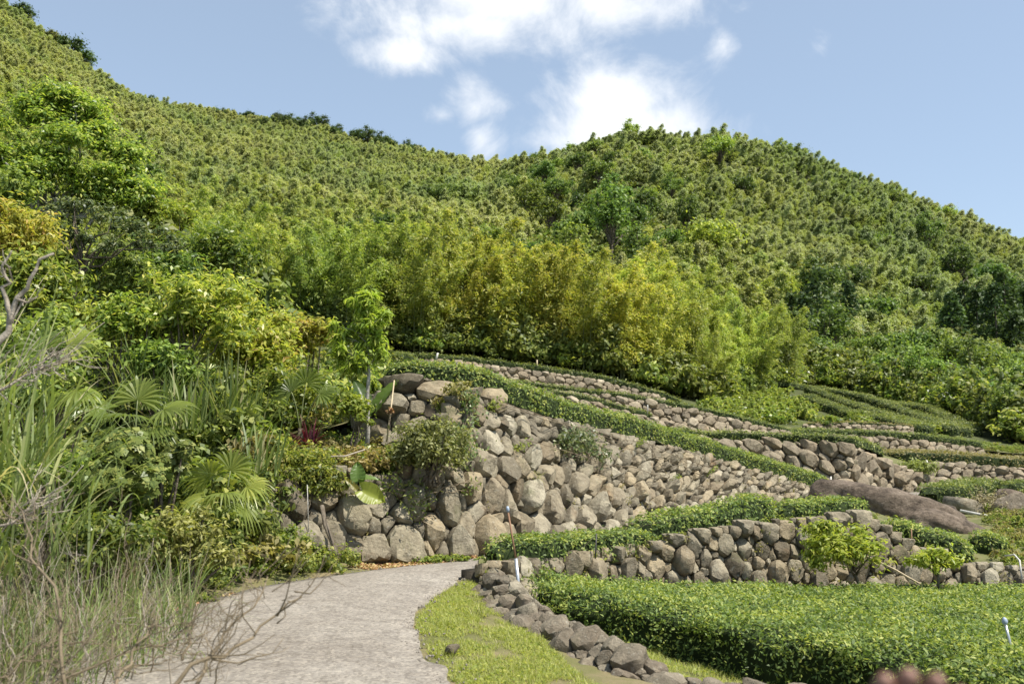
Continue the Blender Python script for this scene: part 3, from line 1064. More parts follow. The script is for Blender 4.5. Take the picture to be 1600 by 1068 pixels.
    for k in range(nv):
        rows.append(sh.pt(uu, sh.h(uu) * (k / (nv - 1)) * cap, np.full(nu, -0.05 - 0.06 * size)))
    f, t, tu, tv, nrm = sh.frame(uu)
    flat = norm(nrm * (1, 1, 0))
    rows.append(rows[-1] - flat * core_depth)
    rows.append(rows[0] - flat * core_depth - (0, 0, .3))
    V = np.array(rows)
    idx = np.arange(V.shape[0] * nu).reshape(V.shape[0], nu)
    Q = np.stack([idx[:-1, :-1], idx[:-1, 1:], idx[1:, 1:], idx[1:, :-1]], -1).reshape(-1, 4)
    nr = V.shape[0]
    caps = np.array([[idx[k, a], idx[k + 1, a], idx[nr - 2 - k, a], idx[nr - 1 - k, a]] for a in (0, nu - 1) for k in range(nr // 2 - 1)])
    Q = np.vstack([Q, caps, np.stack([idx[-1, :-1], idx[-1, 1:], idx[0, 1:], idx[0, :-1]], -1)])
    link('earth_fill', mesh_np('earth_fill', V.reshape(-1, 3) - base, Q, M['fill']), root)
    print(name, 'stones', n)
    return sh


SHEETS = {}
# the great retaining wall: biggest stones low on the left, smaller towards its far end
SHEETS['W1'] = stone_wall('stone_retaining_wall', 'great dry stone wall of big boulders rising beside the bend of the road',
                          line(W1F), line(W1T), 0.205, M['stone'], level=3, spread=0.34, out=0.75, aniso=(112, 1.45),
                          sizefn=lambda u, v: (1.5 - .55 * v if u < .36 else 1.08) * (1.05 - .2 * v),
                          big=[(0.235, 0.15, .31), (0.285, .5, .24), (0.245, .62, .24), (0.31, .2, .2), (0.33, .55, .22), (0.16, .16, .22), (0.04, .72, .26)], capjit=0.5)
stone_wall('upper_stone_wall', 'short rough stone wall on the bench above the big wall, behind the leaning cane',
           line(UPF), line(UPT), 0.25, M['stone'], level=3, spread=0.45, out=1.0, aniso=(0, 1.5), capjit=0.8)
SHEETS['W2'] = stone_wall('low_stone_wall', 'low dry stone wall behind the broad tea bed, under the middle hedge',
                          line(W2F), line(W2T), 0.15, M['stone'], level=3, spread=0.36, out=.85, aniso=(105, 1.5), core_depth=.35, cap=.85,
                          big=[(.42, .5, .17), (.62, .4, .19), (.88, .5, .24), (.70, .5, .19), (.3, .6, .17)], capjit=0.5)
stone_wall('terrace_wall', 'short stone terrace wall under the short pale hedge, second above the great wall', line(WCF), line(WCT), 0.2, M['stone_far'], level=2, out=0.7, group='stone terrace walls on the slope', core_depth=1.5)
stone_wall('terrace_wall', 'sloping stone terrace wall ending in a long taper beside the green mound', line(WBF), line(WBT), 0.22, M['stone_far'], level=2, out=0.6, group='stone terrace walls on the slope', core_depth=1.5)
stone_wall('terrace_wall', 'highest stone terrace wall, at the foot of the bamboo grove', line(WAF), line(WAT), 0.22, M['stone_far'], level=2, out=0.6, group='stone terrace walls on the slope', core_depth=2)
stone_wall('terrace_wall', 'stone terrace wall turning a corner at one huge square block', line(WDF), line(WDT), 0.27, M['stone_far'], level=2, out=0.7, group='stone terrace walls on the slope', core_depth=1.5,
           big=[(.455, .25, .48), (.47, .75, .42), (.25, .45, .3), (.7, .55, .36), (.36, .6, .25), (.6, .3, .3)])
stone_wall('terrace_wall', 'low wall of pale boulders behind the olive tea field', line(WEF), line(WET), 0.25, M['stone_far'], level=2, out=0.7, group='stone terrace walls on the slope', core_depth=1)
stone_wall('terrace_wall', 'small rubble wall at the foot of the grassy mound', line(WGF), line(WGT), 0.22, M['stone_far'], level=2, out=0.7, group='stone terrace walls on the slope', core_depth=1)
stone_wall('terrace_wall', 'stone terrace wall below the front edge of the olive tea field', line(WFF), line(WFT), 0.22, M['stone_far'], level=2, out=0.7, group='stone terrace walls on the slope', core_depth=1.5)

# kerb of stones along the tea bed, from the pile at the road bend down to the bottom edge
KF = [(738, 925, 11.75), (775, 962, 10.7), (815, 995, 9.8), (860, 1030, 9.0), (930, 1078, 8.2), (1020, 1095, 7.9), (1130, 1110, 7.7), (1290, 1125, 7.55)]
KT = [(742, 893, 12.35), (782, 922, 11.35), (826, 952, 10.5), (872, 978, 9.75), (945, 1000, 8.95), (1030, 1028, 8.6), (1140, 1052, 8.35), (1300, 1062, 8.2)]
KFW = line(KF)
KTW = KFW.copy()
for i_ in range(len(KFW)):
    tg = KFW[min(i_ + 1, len(KFW) - 1)] - KFW[max(i_ - 1, 0)]
    pr = norm(np.array((-tg[1], tg[0], 0)))
    KTW[i_] = KFW[i_] + pr * .36 + (0, 0, np.interp(i_, [0, 2, 3, 4, 5, 7], [.16, .15, .22, .24, .1, .08]))
SHEETS['K'] = stone_wall('stone_kerb', 'uneven kerb of brown stones along the left end of the broad tea bed', KFW, KTW, 0.11, M['kerb_stone'], 'stone kerb', level=3, spread=0.4, out=.7,
                         big=[(.03, .6, .13), (.1, .6, .12), (.2, .5, .14), (.3, .6, .13), (.46, .6, .16), (.53, .35, .18), (.57, .75, .15)], capjit=.6, gap=.006, core_depth=0.12, cap=.6)


def rock(name, label, c, rad, mat, tilt=(0, 0, 0), level=4, cat='rock', facets=9, amp=.09, group=None, p=9):
    pn, pd = [], []
    for d_ in ((1, 0, 0), (-1, 0, 0), (0, 1, 0), (0, -1, 0), (0, 0, 1), (0, 0, -1)):
        pn.append(np.array(d_, float))
        pd.append(1.0)
    for _ in range(facets):
        v = rand_unit(1)[0]
        pn.append(v)
        pd.append(rng.uniform(.78, 1.05))
    X, Fc = stone_shape(np.array(pn), np.array(pd), level, p, amp)
    X = X * np.array(rad)
    if level >= 4:
        X = X * np.array([1 + .035 * mnoise.noise((v_[0] * 2.5, v_[1] * 2.5, v_[2] * 5)) + .022 * mnoise.noise((v_[0] * 7, v_[1] * 7, v_[2] * 13)) + .012 * mnoise.noise((v_[0] * 17, v_[1] * 17, v_[2] * 25)) for v_ in X])[:, None]
    me = mesh_np(name, X, Fc, mat)
    me.set_sharp_from_angle(angle=R(45))
    o = link(name, me, None, c)
    o.rotation_euler = tilt
    return tag(o, label, cat, group)


rock('boulder', 'huge brown weathered boulder beside the track, below the square block', P(1392, 838, 23.2), (1.9, 1.6, 1.05), M['boulder'], (0.05, R(14), 0.2), level=5, cat='boulder', facets=6, p=4.5)
rock('boulder', 'long low brown boulder sloping down right of the huge one', P(1478, 850, 22.4), (1.75, 1.3, 0.72), M['boulder'], (0.0, R(19), -0.1), level=5, cat='boulder', facets=6, p=4.5)
rock('boulder', 'grey rounded rock below the square tea hedge by the track', P(1507, 797, 27.5), (.55, .45, .32), M['kerb_stone'], (0, R(10), .3), 3, 'boulder')
rock('boulder', 'dark grey rock at the right edge below the small hedge', P(1580, 784, 28.5), (.55, .4, .36), M['boulder'], (0, R(15), .3), 3, 'boulder')
rock('boulder', 'pale rock lower at the right edge beside the white hose', P(1592, 805, 27), (.5, .4, .6), M['kerb_stone'], (0, R(-20), .3), 3, 'boulder')
rock('loose_stone', 'pale fist sized stone lying on the grass verge', at_height(706, 1013, .05), (.055, .05, .04), M['stone'], (0, 0, 1), 3, 'stone')


# ------------------------------------------------------------------ hedges
def hedge(name, label, base_line, width, height, leaf, dens, mat=None, group='clipped tea hedges', lump_amp=0.1, back=0.5, taper=True, flat=0.35):
    """clipped hedge along a base line: dark twiggy core and a shell of leaves"""
    mat = mat or M['tea']
    pts = np.asarray(base_line)
    L_ = np.linalg.norm(np.diff(pts, axis=0), axis=1).sum()
    n = max(int(L_ / 0.18), 8)
    pts = resample(pts, n)
    root = thing(name, label, 'hedge', pts[n // 2], 0, group)
    b0 = np.array(root.location)
    T = norm(np.gradient(pts, axis=0))
    S = norm(np.cross(T, (0, 0, 1.0)))
    S = np.where((S * pts).sum(1, keepdims=True) > 0, -S, S)        # towards the viewer's side
    ang = np.linspace(0, np.pi, 13)
    e = flat
    cx = np.sign(np.cos(ang)) * np.abs(np.cos(ang)) ** e
    cz = np.abs(np.sin(ang)) ** (e * 1.2)
    s = np.linspace(0, L_, n)
    endf = np.clip(np.minimum(s, L_ - s) / (width * 0.5), 0, 1)
    endf = 0.35 + 0.65 * np.sqrt(1 - (1 - endf) ** 2) if taper else np.ones(n)

    def surf(k):
        V = np.zeros((n, 13, 3))
        for i in range(n):
            wv = 1 + lump_amp * 2 * mnoise.noise((pts[i][0] * 1.3, pts[i][1] * 1.3, 1))
            hv = 1 + lump_amp * 2 * mnoise.noise((pts[i][0] * 1.1, pts[i][1] * 1.1, 9))
            V[i] = pts[i] + S[i] * (cx * width / 2 * wv * endf[i] * k)[:, None] + np.array((0, 0, 1.0)) * (cz * height * hv * (0.5 + 0.5 * endf[i]) * k)[:, None]
        return V
    Vc = surf(0.86)
    idx = np.arange(n * 13).reshape(n, 13)
    Q = np.stack([idx[:-1, :-1], idx[:-1, 1:], idx[1:, 1:], idx[1:, :-1]], -1).reshape(-1, 4)
    ends = np.array([[idx[a, 0 + j], idx[a, 1 + j], idx[a, 11 - j], idx[a, 12 - j]] for a in (0, n - 1) for j in range(5)])
    link('core', mesh_np('core', Vc.reshape(-1, 3) - b0, np.vstack([Q, ends]), M['core']), root)
    Vs = surf(1.0)
    qs = Vs.reshape(-1, 3)[Q]
    a = np.linalg.norm(np.cross(qs[:, 1] - qs[:, 0], qs[:, 3] - qs[:, 0]), axis=1)
    qs_e = Vs.reshape(-1, 3)[ends]
    ae = np.linalg.norm(np.cross(qs_e[:, 1] - qs_e[:, 0], qs_e[:, 3] - qs_e[:, 0]), axis=1)
    allq = np.vstack([qs, qs_e])
    nz_ = np.abs(np.cross(qs[:, 1] - qs[:, 0], qs[:, 3] - qs[:, 0])[:, 2]) / np.maximum(a, 1e-9)
    aa = np.concatenate([a * (.5 + .6 * nz_), ae * .5])
    cq = allq.mean(1)
    nz_ = np.array([mnoise.noise((c_[0] * 2.6, c_[1] * 2.6, c_[2] * 2.6)) + .6 * mnoise.noise((c_[0] * 6, c_[1] * 6, c_[2] * 6)) for c_ in cq])
    aa = aa * np.clip(1 + .75 * nz_, .25, 1.8)
    N_ = int(aa.sum() * dens)
    pick = rng.choice(len(aa), N_, p=aa / aa.sum())
    u, v = rng.random((2, N_, 1))
    q = allq[pick]
    C = q[:, 0] * (1 - u) * (1 - v) + q[:, 1] * u * (1 - v) + q[:, 2] * u * v + q[:, 3] * (1 - u) * v
    nn = np.cross(q[:, 1] - q[:, 0], q[:, 3] - q[:, 0])
    nn = norm(nn)
    ctr = C - (pts.mean(0))
    # outward
    mid = pts[np.clip((np.linalg.norm(C[:, None, :2] - pts[None, ::4, :2], axis=2).argmin(1)) * 4, 0, n - 1)] + np.array((0, 0, height * .4))
    nn = np.where(((C - mid) * nn).sum(1, keepdims=True) < 0, -nn, nn)
    C = C + nn * rng.normal(0, leaf * .45, (N_, 1)) - np.array((0, 0, 1)) * 0
    facing = norm(nn * 0.8 + rand_unit(N_) * 0.9 + np.array((0, 0, .45)))
    Tt = norm(nn * 0.6 + rand_unit(N_) + np.array((0, 0, .35)))
    V, Qq, r = leaves(C - b0, facing, leaf, leaf * .42, T=Tt)
    r = np.clip(r + .3 * np.repeat(nz_[pick], 4), 0, 1)
    o = link('foliage', mesh_np('foliage', V, Qq, mat, r), root)
    o['kind'] = 'stuff'
    return root


def shift(l, dy=0, dd=0.0):
    return [(a, b + dy, c + dd) for a, b, c in l]


# hedge along the top of the great wall
hedge('tea_hedge', 'long glossy tea hedge running down along the top of the great stone wall',
      line([(600, 612, 17.3), (650, 606, 17.2), (700, 606, 17.3), (750, 622, 17.7), (800, 640, 18.3), (850, 655, 19.1), (900, 668, 20.1), (950, 680, 21.3), (1000, 690, 22.6), (1050, 703, 24), (1100, 717, 25.4), (1150, 731, 26.8), (1200, 745, 28.2), (1285, 770, 30.6)]), 0.75, 0.45, 0.065, 1000)
hedge('tea_hedge', 'short pale tea hedge on the second terrace above the great wall', line(shift(WCT[:3], 1, .4) + [(1018, 655, 37.6)]), .55, .25, .09, 420, M['tea_far'])
hedge('tea_hedge', 'long thin tea hedge curving down past the bamboo to the green mound', line(shift(WBT, 1, .4)), .6, .27, .1, 380, M['tea_far'])
hedge('tea_hedge', 'highest long tea hedge, right under the bamboo grove', line([(600, 560, 49.4)] + shift(WAT[1:], 0, .5) + [(1065, 634, 52)]), .65, .3, .11, 340, M['tea_far'])
hedge('tea_hedge', 'stub of tea hedge at the left end of the terraces behind the slender young tree', line([(560, 574, 44), (600, 570, 44.2), (650, 572, 44.6)]), .9, .5, .11, 300, M['tea_far'])
hedge('tea_hedge', 'tea hedge on the corner terrace above the huge square block', line([(1055, 679, 36)] + shift(WDT[:5], 0, .5) + [(1345, 702, 35), (1372, 714, 36)]), .65, .31, .09, 420, M['tea_far'])
hedge('tea_hedge', 'dark sided tea hedge above the low wall of pale boulders', line([(1222, 682, 45.5)] + shift(WET, 0, .4)), .7, .34, .1, 360, M['tea_far'])
hedge('tea_hedge', 'thin brownish hedge at the foot of the grassy mound', line(shift(WGT, 0, .4)), .6, .2, .1, 260, M['tea_dry'])
for k, (lab, rows) in enumerate([('lowest of the tea rows running down the green mound', [(1258, 75), (1330, 68), (1390, 63), (1450, 58)]),
                                 ('second tea row from the bottom on the green mound', [(1262, 79), (1340, 73), (1410, 67), (1490, 60)]),
                                 ('third tea row up on the green mound', [(1270, 83), (1350, 78), (1430, 71), (1510, 63)]),
                                 ('topmost tea row on the mound, in front of the round bushes', [(1285, 88), (1370, 83), (1450, 75), (1525, 66)])]):
    hedge('tea_row', lab, [G(a, b) for a, b in rows], 1.25, .6, .13, 170, M['tea_far'], 'tea rows on the mound')
hedge('tea_row', 'small tea row beside the right end of the bamboo grove', [G(a, b) for a, b in [(1175, 80), (1215, 82), (1255, 84)]], 1.6, .5, .13, 150, M['tea_far'], 'tea rows on the mound')
# olive field: one broad clipped bed
hedge('tea_bed', 'flat olive tea field on the right, in front of the pale boulders', line([(1355, 716, 43.4), (1450, 722, 43.3), (1540, 728, 43.4), (1680, 739, 43.6)]), 5.2, .45, .11, 160, M['tea_dry'], 'broad tea beds', flat=.16)
hedge('tea_hedge', 'square clipped tea hedge at the end of the gravel track', line([(1455, 789, 29.6), (1490, 783, 30.6), (1545, 775, 32.5)]), 1.3, .55, .085, 420, M['tea_far'], flat=.22)
hedge('tea_hedge', 'small tea hedge at the right edge above the dark rocks', line([(1560, 775, 31.5), (1610, 770, 32), (1670, 766, 32.5)]), .9, .42, .085, 420, M['tea_far'])
# hedge by the road, in front of the great wall
hedge('tea_hedge', 'tea hedge beside the road bend, behind the leaning metal pole', line([(768, 889, 13.0), (830, 884, 13.4), (900, 876, 13.9), (1005, 862, 14.6)]), .8, .36, .062, 1100)
hedge('tea_hedge', 'middle tea hedge on the low stone wall, left of the lime green tree', line([(985, 868, 15.0), (1060, 850, 15.6), (1130, 836, 16.2), (1195, 822, 16.8)]), .8, .52, .065, 950)
hedge('tea_hedge', 'tea hedge behind the top of the lime green tree', line([(1212, 820, 17.3), (1280, 815, 17.8), (1345, 812, 18.2)]), .8, .37, .065, 900)
hedge('tea_hedge', 'dark tea hedge below the huge boulder, right of the lime green tree', line([(1378, 850, 16.7), (1440, 868, 16.5), (1520, 890, 16.3)]), .85, .5, .065, 950)
hedge('tea_hedge', 'round end of tea hedge at the right, just under the low boulder', line([(1520, 874, 17.6), (1572, 884, 17.6)]), .9, .5, .065, 950)


# the broad bed in the foreground
def tea_bed():
    FR = [(815, 906, 12.5), (900, 925, 11.5), (1000, 945, 10.7), (1100, 965, 10.0), (1200, 985, 9.4), (1300, 1000, 8.9), (1420, 1020, 8.2), (1600, 1058, 7.0), (1800, 1110, 6.2)]
    BK = [(838, 893, 12.95), (900, 898, 13.1), (1000, 908, 13.4), (1100, 913, 13.6), (1200, 915, 13.7), (1300, 915, 13.8), (1420, 914, 14.0), (1600, 916, 14.1), (1800, 918, 14.1)]
    nx, ny = 150, 40
    pxs = np.linspace(0, 1, nx)
    A = resample(line(FR), nx)
    B = resample(line(BK), nx)
    root = thing('tea_bed', 'broad glossy tea bed with a flat clipped top filling the lower right', 'hedge', (A[60] + B[60]) / 2 - (0, 0, .5), 0, 'broad tea beds')
    b0 = np.array(root.location)
    t = np.linspace(0, 1, ny)[:, None, None]
    top = A[None] * (1 - t) + B[None] * t
    # clipped but uneven top, rounded shoulder at the front, one notch between two plants
    for j in range(ny):
        for i in range(nx):
            v = top[j, i]
            tt = j / (ny - 1)
            sh_ = max(0, 1 - tt * 9)
            v[2] += 0.06 * mnoise.noise((v[0] * 1.4, v[1] * 1.4, 2)) + 0.03 * mnoise.noise((v[0] * 4, v[1] * 4, 2)) - 0.09 * sh_ ** 2
    front = []
    drop = [0.1, 0.2, 0.32, 0.45]
    fd = norm(np.stack([A[:, 0] * 0 - .45, A[:, 0] * 0 - 1, A[:, 0] * 0], 1))
    for k, h in enumerate(drop):
        row = top[0].copy()
        row[:, 2] -= h
        for i in range(nx):
            row[i] += fd[i] * (0.04 + 0.2 * mnoise.noise((row[i][0] * 1.9, row[i][2] * 2, 4)) - 0.05 * (k == 3))
        front.append(row)
    left = []
    grid = np.concatenate([np.array(front[::-1]), top], 0)
    end = grid[:, :1] + np.array((-.12, 0, 0)) * 1.0
    end2 = end.copy()
    end2[..., 2] -= .18
    end3 = end2.copy()
    end3[..., 2] -= .2
    grid = np.concatenate([end3, end2, end, grid], 1)
    n, m = grid.shape[:2]
    idx = np.arange(n * m).reshape(n, m)
    Q = np.stack([idx[:-1, :-1], idx[:-1, 1:], idx[1:, 1:], idx[1:, :-1]], -1).reshape(-1, 4)
    Vg = grid.reshape(-1, 3)
    e1 = Vg[Q[:, 1]] - Vg[Q[:, 0]]
    e2 = Vg[Q[:, 3]] - Vg[Q[:, 0]]
    nr = norm(np.cross(e1, e2))
    nr = np.where(nr[:, 2:] < -0.2, -nr, nr)
    isfront = np.abs(nr[:, 2]) < 0.5
    nr[isfront] = np.where((nr[isfront] * np.array((-.3, -1, 0))).sum(1, keepdims=True) < 0, -nr[isfront], nr[isfront])
    core = Vg.copy()
    core[:, 2] -= 0.055
    core += np.array((0.06, 0.09, 0))
    link('core', mesh_np('core', core - b0, Q, M['core']), root)
    ar = np.linalg.norm(np.cross(e1, e2), axis=1)
    cen = Vg[Q].mean(1)
    dist = np.linalg.norm(cen[:, :2], axis=1)
    w = ar * np.clip(10.5 / dist, .8, 1.3)
    inview = cen[:, 0] < cen[:, 1] * 0.85
    w = w * inview * np.where(isfront, .5, 1.0)
    nz_ = np.array([mnoise.noise((c_[0] * 1.6, c_[1] * 1.6, c_[2] * 1.6)) + .7 * mnoise.noise((c_[0] * 5, c_[1] * 5, c_[2] * 5)) for c_ in cen])
    w = w * np.clip(1 + .6 * nz_, .3, 1.7)
    N_ = int(w.sum() * 2100)
    pick = rng.choice(len(w), N_, p=w / w.sum())
    u, v = rng.random((2, N_, 1))
    q = Vg[Q[pick]]
    C = q[:, 0] * (1 - u) * (1 - v) + q[:, 1] * u * (1 - v) + q[:, 2] * u * v + q[:, 3] * (1 - u) * v
    nn = nr[pick]
    C = C + nn * rng.normal(0, .028, (N_, 1))
    facing = norm(nn * .7 + rand_unit(N_) * .95 + np.array((0, 0, .35)))
    Tt = norm(rand_unit(N_) * .8 + nn * .55 + np.array((0, 0, .5)))
    V, Qq, r = leaves(C - b0, facing, .052, .022, T=Tt)
    r = np.clip(r + .32 * np.repeat(nz_[pick], 4), 0, 1)
    o = link('foliage', mesh_np('foliage', V, Qq, M['tea'], r), root)
    o['kind'] = 'stuff'


tea_bed()


# ------------------------------------------------------------------ trees and shrubs
def clump_leaves(centres, radii, n_per, leaf, width, up=0.5, out=0.6, droop=0.0, flat=0.7):
    Cs, Ns, Ts = [], [], []
    for c, r in zip(centres, radii):
        n = int(n_per)
        d = rand_unit(n)
        rr = np.abs(rng.normal(0, .62, n))
        p = c + d * (rr * r)[:, None] * np.array((1, 1, flat))
        Cs.append(p)
        Ns.append(d * out + np.array((0, 0, up)) + rand_unit(n) * .7)
        Ts.append(rand_unit(n) + d * .5 - np.array((0, 0, droop)))
    return leaves(np.vstack(Cs), np.vstack(Ns), leaf, width, T=np.vstack(Ts))


def limbs(base, fork, ends, r0, wig=0.08, sub=5):
    parts = []
    base, fork = np.asarray(base, float), np.asarray(fork, float)
    k = np.linspace(0, 1, 6)[:, None]
    tr = base * (1 - k) + fork * k
    tr[1:-1] += rng.normal(0, wig * .4, (4, 3)) * (1, 1, .2)
    parts.append(tube(tr, np.linspace(r0, r0 * .72, 6), 7))
    for e in ends:
        e = np.asarray(e, float)
        st = base + (fork - base) * rng.uniform(.75, 1.0)
        k = np.linspace(0, 1, sub)[:, None]
        bow = np.array((0, 0, 1)) * np.sin(k * np.pi) * np.linalg.norm(e - st) * .08
        pth = st * (1 - k) + e * k + bow
        pth[1:-1] += rng.normal(0, wig, (sub - 2, 3))
        parts.append(tube(pth, np.linspace(r0 * .5, r0 * .08, sub), 5))
    return join(parts)


def crown_points(n, rad, lower=-0.5):
    pts = []
    while len(pts) < n:
        d = rand_unit(1)[0]
        if d[2] < lower:
            continue
        pts.append(d * rng.uniform(.3, 1.0) * np.array(rad))
    return np.array(pts)


def make_tree(name, h, crown_z, rad, n_clump, n_per, leaf, width, mat, r0=.12, clump_r=.34, label='', cat='tree', droop=.2, bark='bark', lower=-.5, flat=.7, group=None, off=(0, 0)):
    root = thing(name, label, cat, group=group)
    c = np.array((off[0], off[1], crown_z))
    cp = crown_points(n_clump, rad, lower) + c
    cr = rng.uniform(.65, 1.45, n_clump) * clump_r * max(rad)
    fork = np.array((off[0] * .5, off[1] * .5, max(crown_z - rad[2] * .75, h * .25)))
    V, Q = limbs((0, 0, -.3), fork, cp[::max(1, n_clump // 16)], r0, wig=.05 * max(rad))
    tr = link('trunk', mesh_np('trunk', V, Q, M[bark]), root)
    V, Q, r = clump_leaves(cp, cr, n_per, leaf, width, droop=droop, flat=flat)
    cw = link('crown', mesh_np('crown', V, Q, mat, r), root)
    PARTS[root.name] = [tr, cw]
    return root


# --- bamboo clumps of the grove
def make_bamboo(label, h=8.5, n_culm=9, seed=0, spread=1.0):
    root = thing('bamboo_clump', label, 'bamboo')
    tubes, Ls = [], []
    for k in range(n_culm):
        a = rng.uniform(0, 2 * np.pi)
        b = np.array((math.cos(a), math.sin(a), 0)) * rng.uniform(.1, 1.0) * spread
        lean = np.array((math.cos(a), math.sin(a), 0)) * rng.uniform(.4, 1.5) * spread + np.array((.5, 0, 0))
        hh = h * rng.uniform(.55, 1.1)
        t = np.linspace(0, 1, 12)
        path = b + np.outer(t, (0, 0, hh)) + np.outer(t ** 2.6, lean * 1.5)
        path[:, 2] -= (t ** 5) * hh * .16
        path[0, 2] -= .4
        tubes.append(tube(path, np.linspace(.04, .006, 12), 5))
        nb = 44
        tt = rng.uniform(.16, 1.0, nb) ** .8
        for q in tt:
            c = np.array([np.interp(q, t, path[:, i]) for i in range(3)])
            wdt = (.42 + .75 * max(0, 1 - abs(q - .5) / .5)) * rng.uniform(.6, 1.3)
            d = rand_unit(1)[0] * (1, 1, .3)
            d = d / np.linalg.norm(d)
            n = 22
            s = rng.uniform(.05, 1, n)
            p = c + np.outer(s, d) * wdt + np.outer(s ** 2, (0, 0, -.45)) + rng.normal(0, .13, (n, 3)) + (0, 0, .15)
            T = norm(d + np.array((.1, 0, -.5)) + rng.normal(0, .6, (n, 3)))
            Ls.append(leaves(p, rand_unit(n) * .8 + d * .25 + (.2, -.15, .8), .3, .075, T=T))
    V, Q = join(tubes)
    cu = link('culms', mesh_np('culms', V, Q, M['culm']), root)
    V, Q, r = joinr(Ls)
    fo = link('foliage', mesh_np('foliage', V, Q, M['bamboo'], r), root)
    PARTS[root.name] = [cu, fo]
    return root


bam = Spawner([make_bamboo('', 9.0, 9), make_bamboo('', 9.8, 10, spread=1.25), make_bamboo('', 8.0, 8), make_bamboo('', 9.2, 9, spread=.9)])
grove_line = [(405, 60), (600, 62), (860, 63), (1040, 63), (1100, 66), (1160, 72), (1230, 84)]


def grove():
    spots, XY = [], []
    tries = 0
    while len(spots) < 262 and tries < 9000:
        tries += 1
        px = rng.uniform(215, 1235)
        d0 = np.interp(px, [q[0] for q in grove_line], [q[1] for q in grove_line])
        d1 = np.interp(px, [215, 600, 900, 1000, 1235], [112, 112, 106, 98, 100])
        d = d0 + (d1 - d0) * rng.random() ** 1.1
        if px > 1180 and d < 84:
            continue
        g = G(px, d)
        sp = 2.0 + 1.2 * (d - 60) / 45
        if spots and ((np.array(XY) - g[:2]) ** 2).sum(1).min() < sp * sp:
            continue
        spots.append((g[0], g[1], g[2], px, d))
        XY.append(g[:2])
    for (x, y, z, px, d) in spots:
        # golden stretch in the middle of the grove, fresh green at its left and right
        nz = mnoise.noise((x * .12, y * .12, 0))
        gold = math.exp(-((px - 850) / 190) ** 2) * (1.0 + .9 * nz)
        gold += (.45 + nz) * .4 if 960 < px < 1080 else 0
        gold = min(max(gold, 0), 1)
        green = np.array((.86, 1.02, .8)) if px < 560 else np.array((.9, 1.0, .85))
        if px < 450:
            green = np.array((1.05, 1.1, .85))
        if px > 1080:
            green = np.array((1.05, 1.12, .9))
        colr = green * (1 - gold) + np.array((1.32, 1.16, .58)) * gold
        colr = colr * rng.uniform(.8, 1.15)
        if px < 480:
            lab = 'fresh green bamboo clump in the left part of the grove, behind the bank shrubs'
            gr = 'green bamboo clumps left of the grove'
        elif gold > .45:
            lab = 'golden yellow bamboo clump in the middle of the grove above the tea terraces'
            gr = 'golden bamboo clumps'
        elif px > 1080:
            lab = 'bright green bamboo clump at the right end of the grove by the mound'
            gr = 'green bamboo clumps right of the grove'
        else:
            lab = 'olive green bamboo clump in the grove above the highest terrace'
            gr = 'olive bamboo clumps'
        sc = rng.uniform(.72, 1.08) * (1.0 if 560 < px < 1090 else .85)
        if px > 1100:
            sc *= .92
        bam.put(int(rng.integers(4)), (x, y, z - .2), rng.uniform(-.6, .6), (sc * 1.05, sc * 1.05, sc), lab, gr, colr)


grove()


# --- far bamboo on the hillsides: one mass
def plume_mesh(name, h, seed, mat='bamboo_far'):
    t = np.linspace(0, 1, 8)
    lean = rng.uniform(1.2, 2.6)
    path = np.outer(t, (0, 0, h)) + np.outer(t ** 2.2, (lean, rng.uniform(-.4, .4), 0))
    path[:, 2] -= t ** 5 * h * .15
    Ls = []
    for _ in range(46):
        q = rng.uniform(.2, 1.0) ** .7
        c = np.array([np.interp(q, t, path[:, i]) for i in range(3)])
        wd = (.7 + .9 * max(0, 1 - abs(q - .5) / .6)) * rng.uniform(.6, 1.3)
        d = rand_unit(1)[0] * (1, 1, .2)
        d /= np.linalg.norm(d)
        n = 24
        s = rng.uniform(.05, 1, n)
        p = c + np.outer(s, d) * wd * .85 + np.outer(s ** 2, (0, 0, -.6)) + rng.normal(0, .2, (n, 3))
        T = norm(d + np.array((0.45, 0, .15)) + rng.normal(0, .6, (n, 3)))
        Ls.append(leaves(p, rand_unit(n) * .65 + d * .25 + (.25, -.3, .9), .48, .17, T=T))
    V, Q, r = joinr(Ls)
    return mesh_np(name, V, Q, M[mat], r)


def blob_mesh(name, mat, rad, n_clump, n_per, leaf):
    cp = crown_points(n_clump, rad, -.3)
    cp[:, 2] += rad[2] * .9
    V, Q, r = clump_leaves(cp, rng.uniform(.65, 1.25, n_clump) * .34 * max(rad), n_per, leaf, leaf * .5)
    return mesh_np(name, V, Q, mat, r)


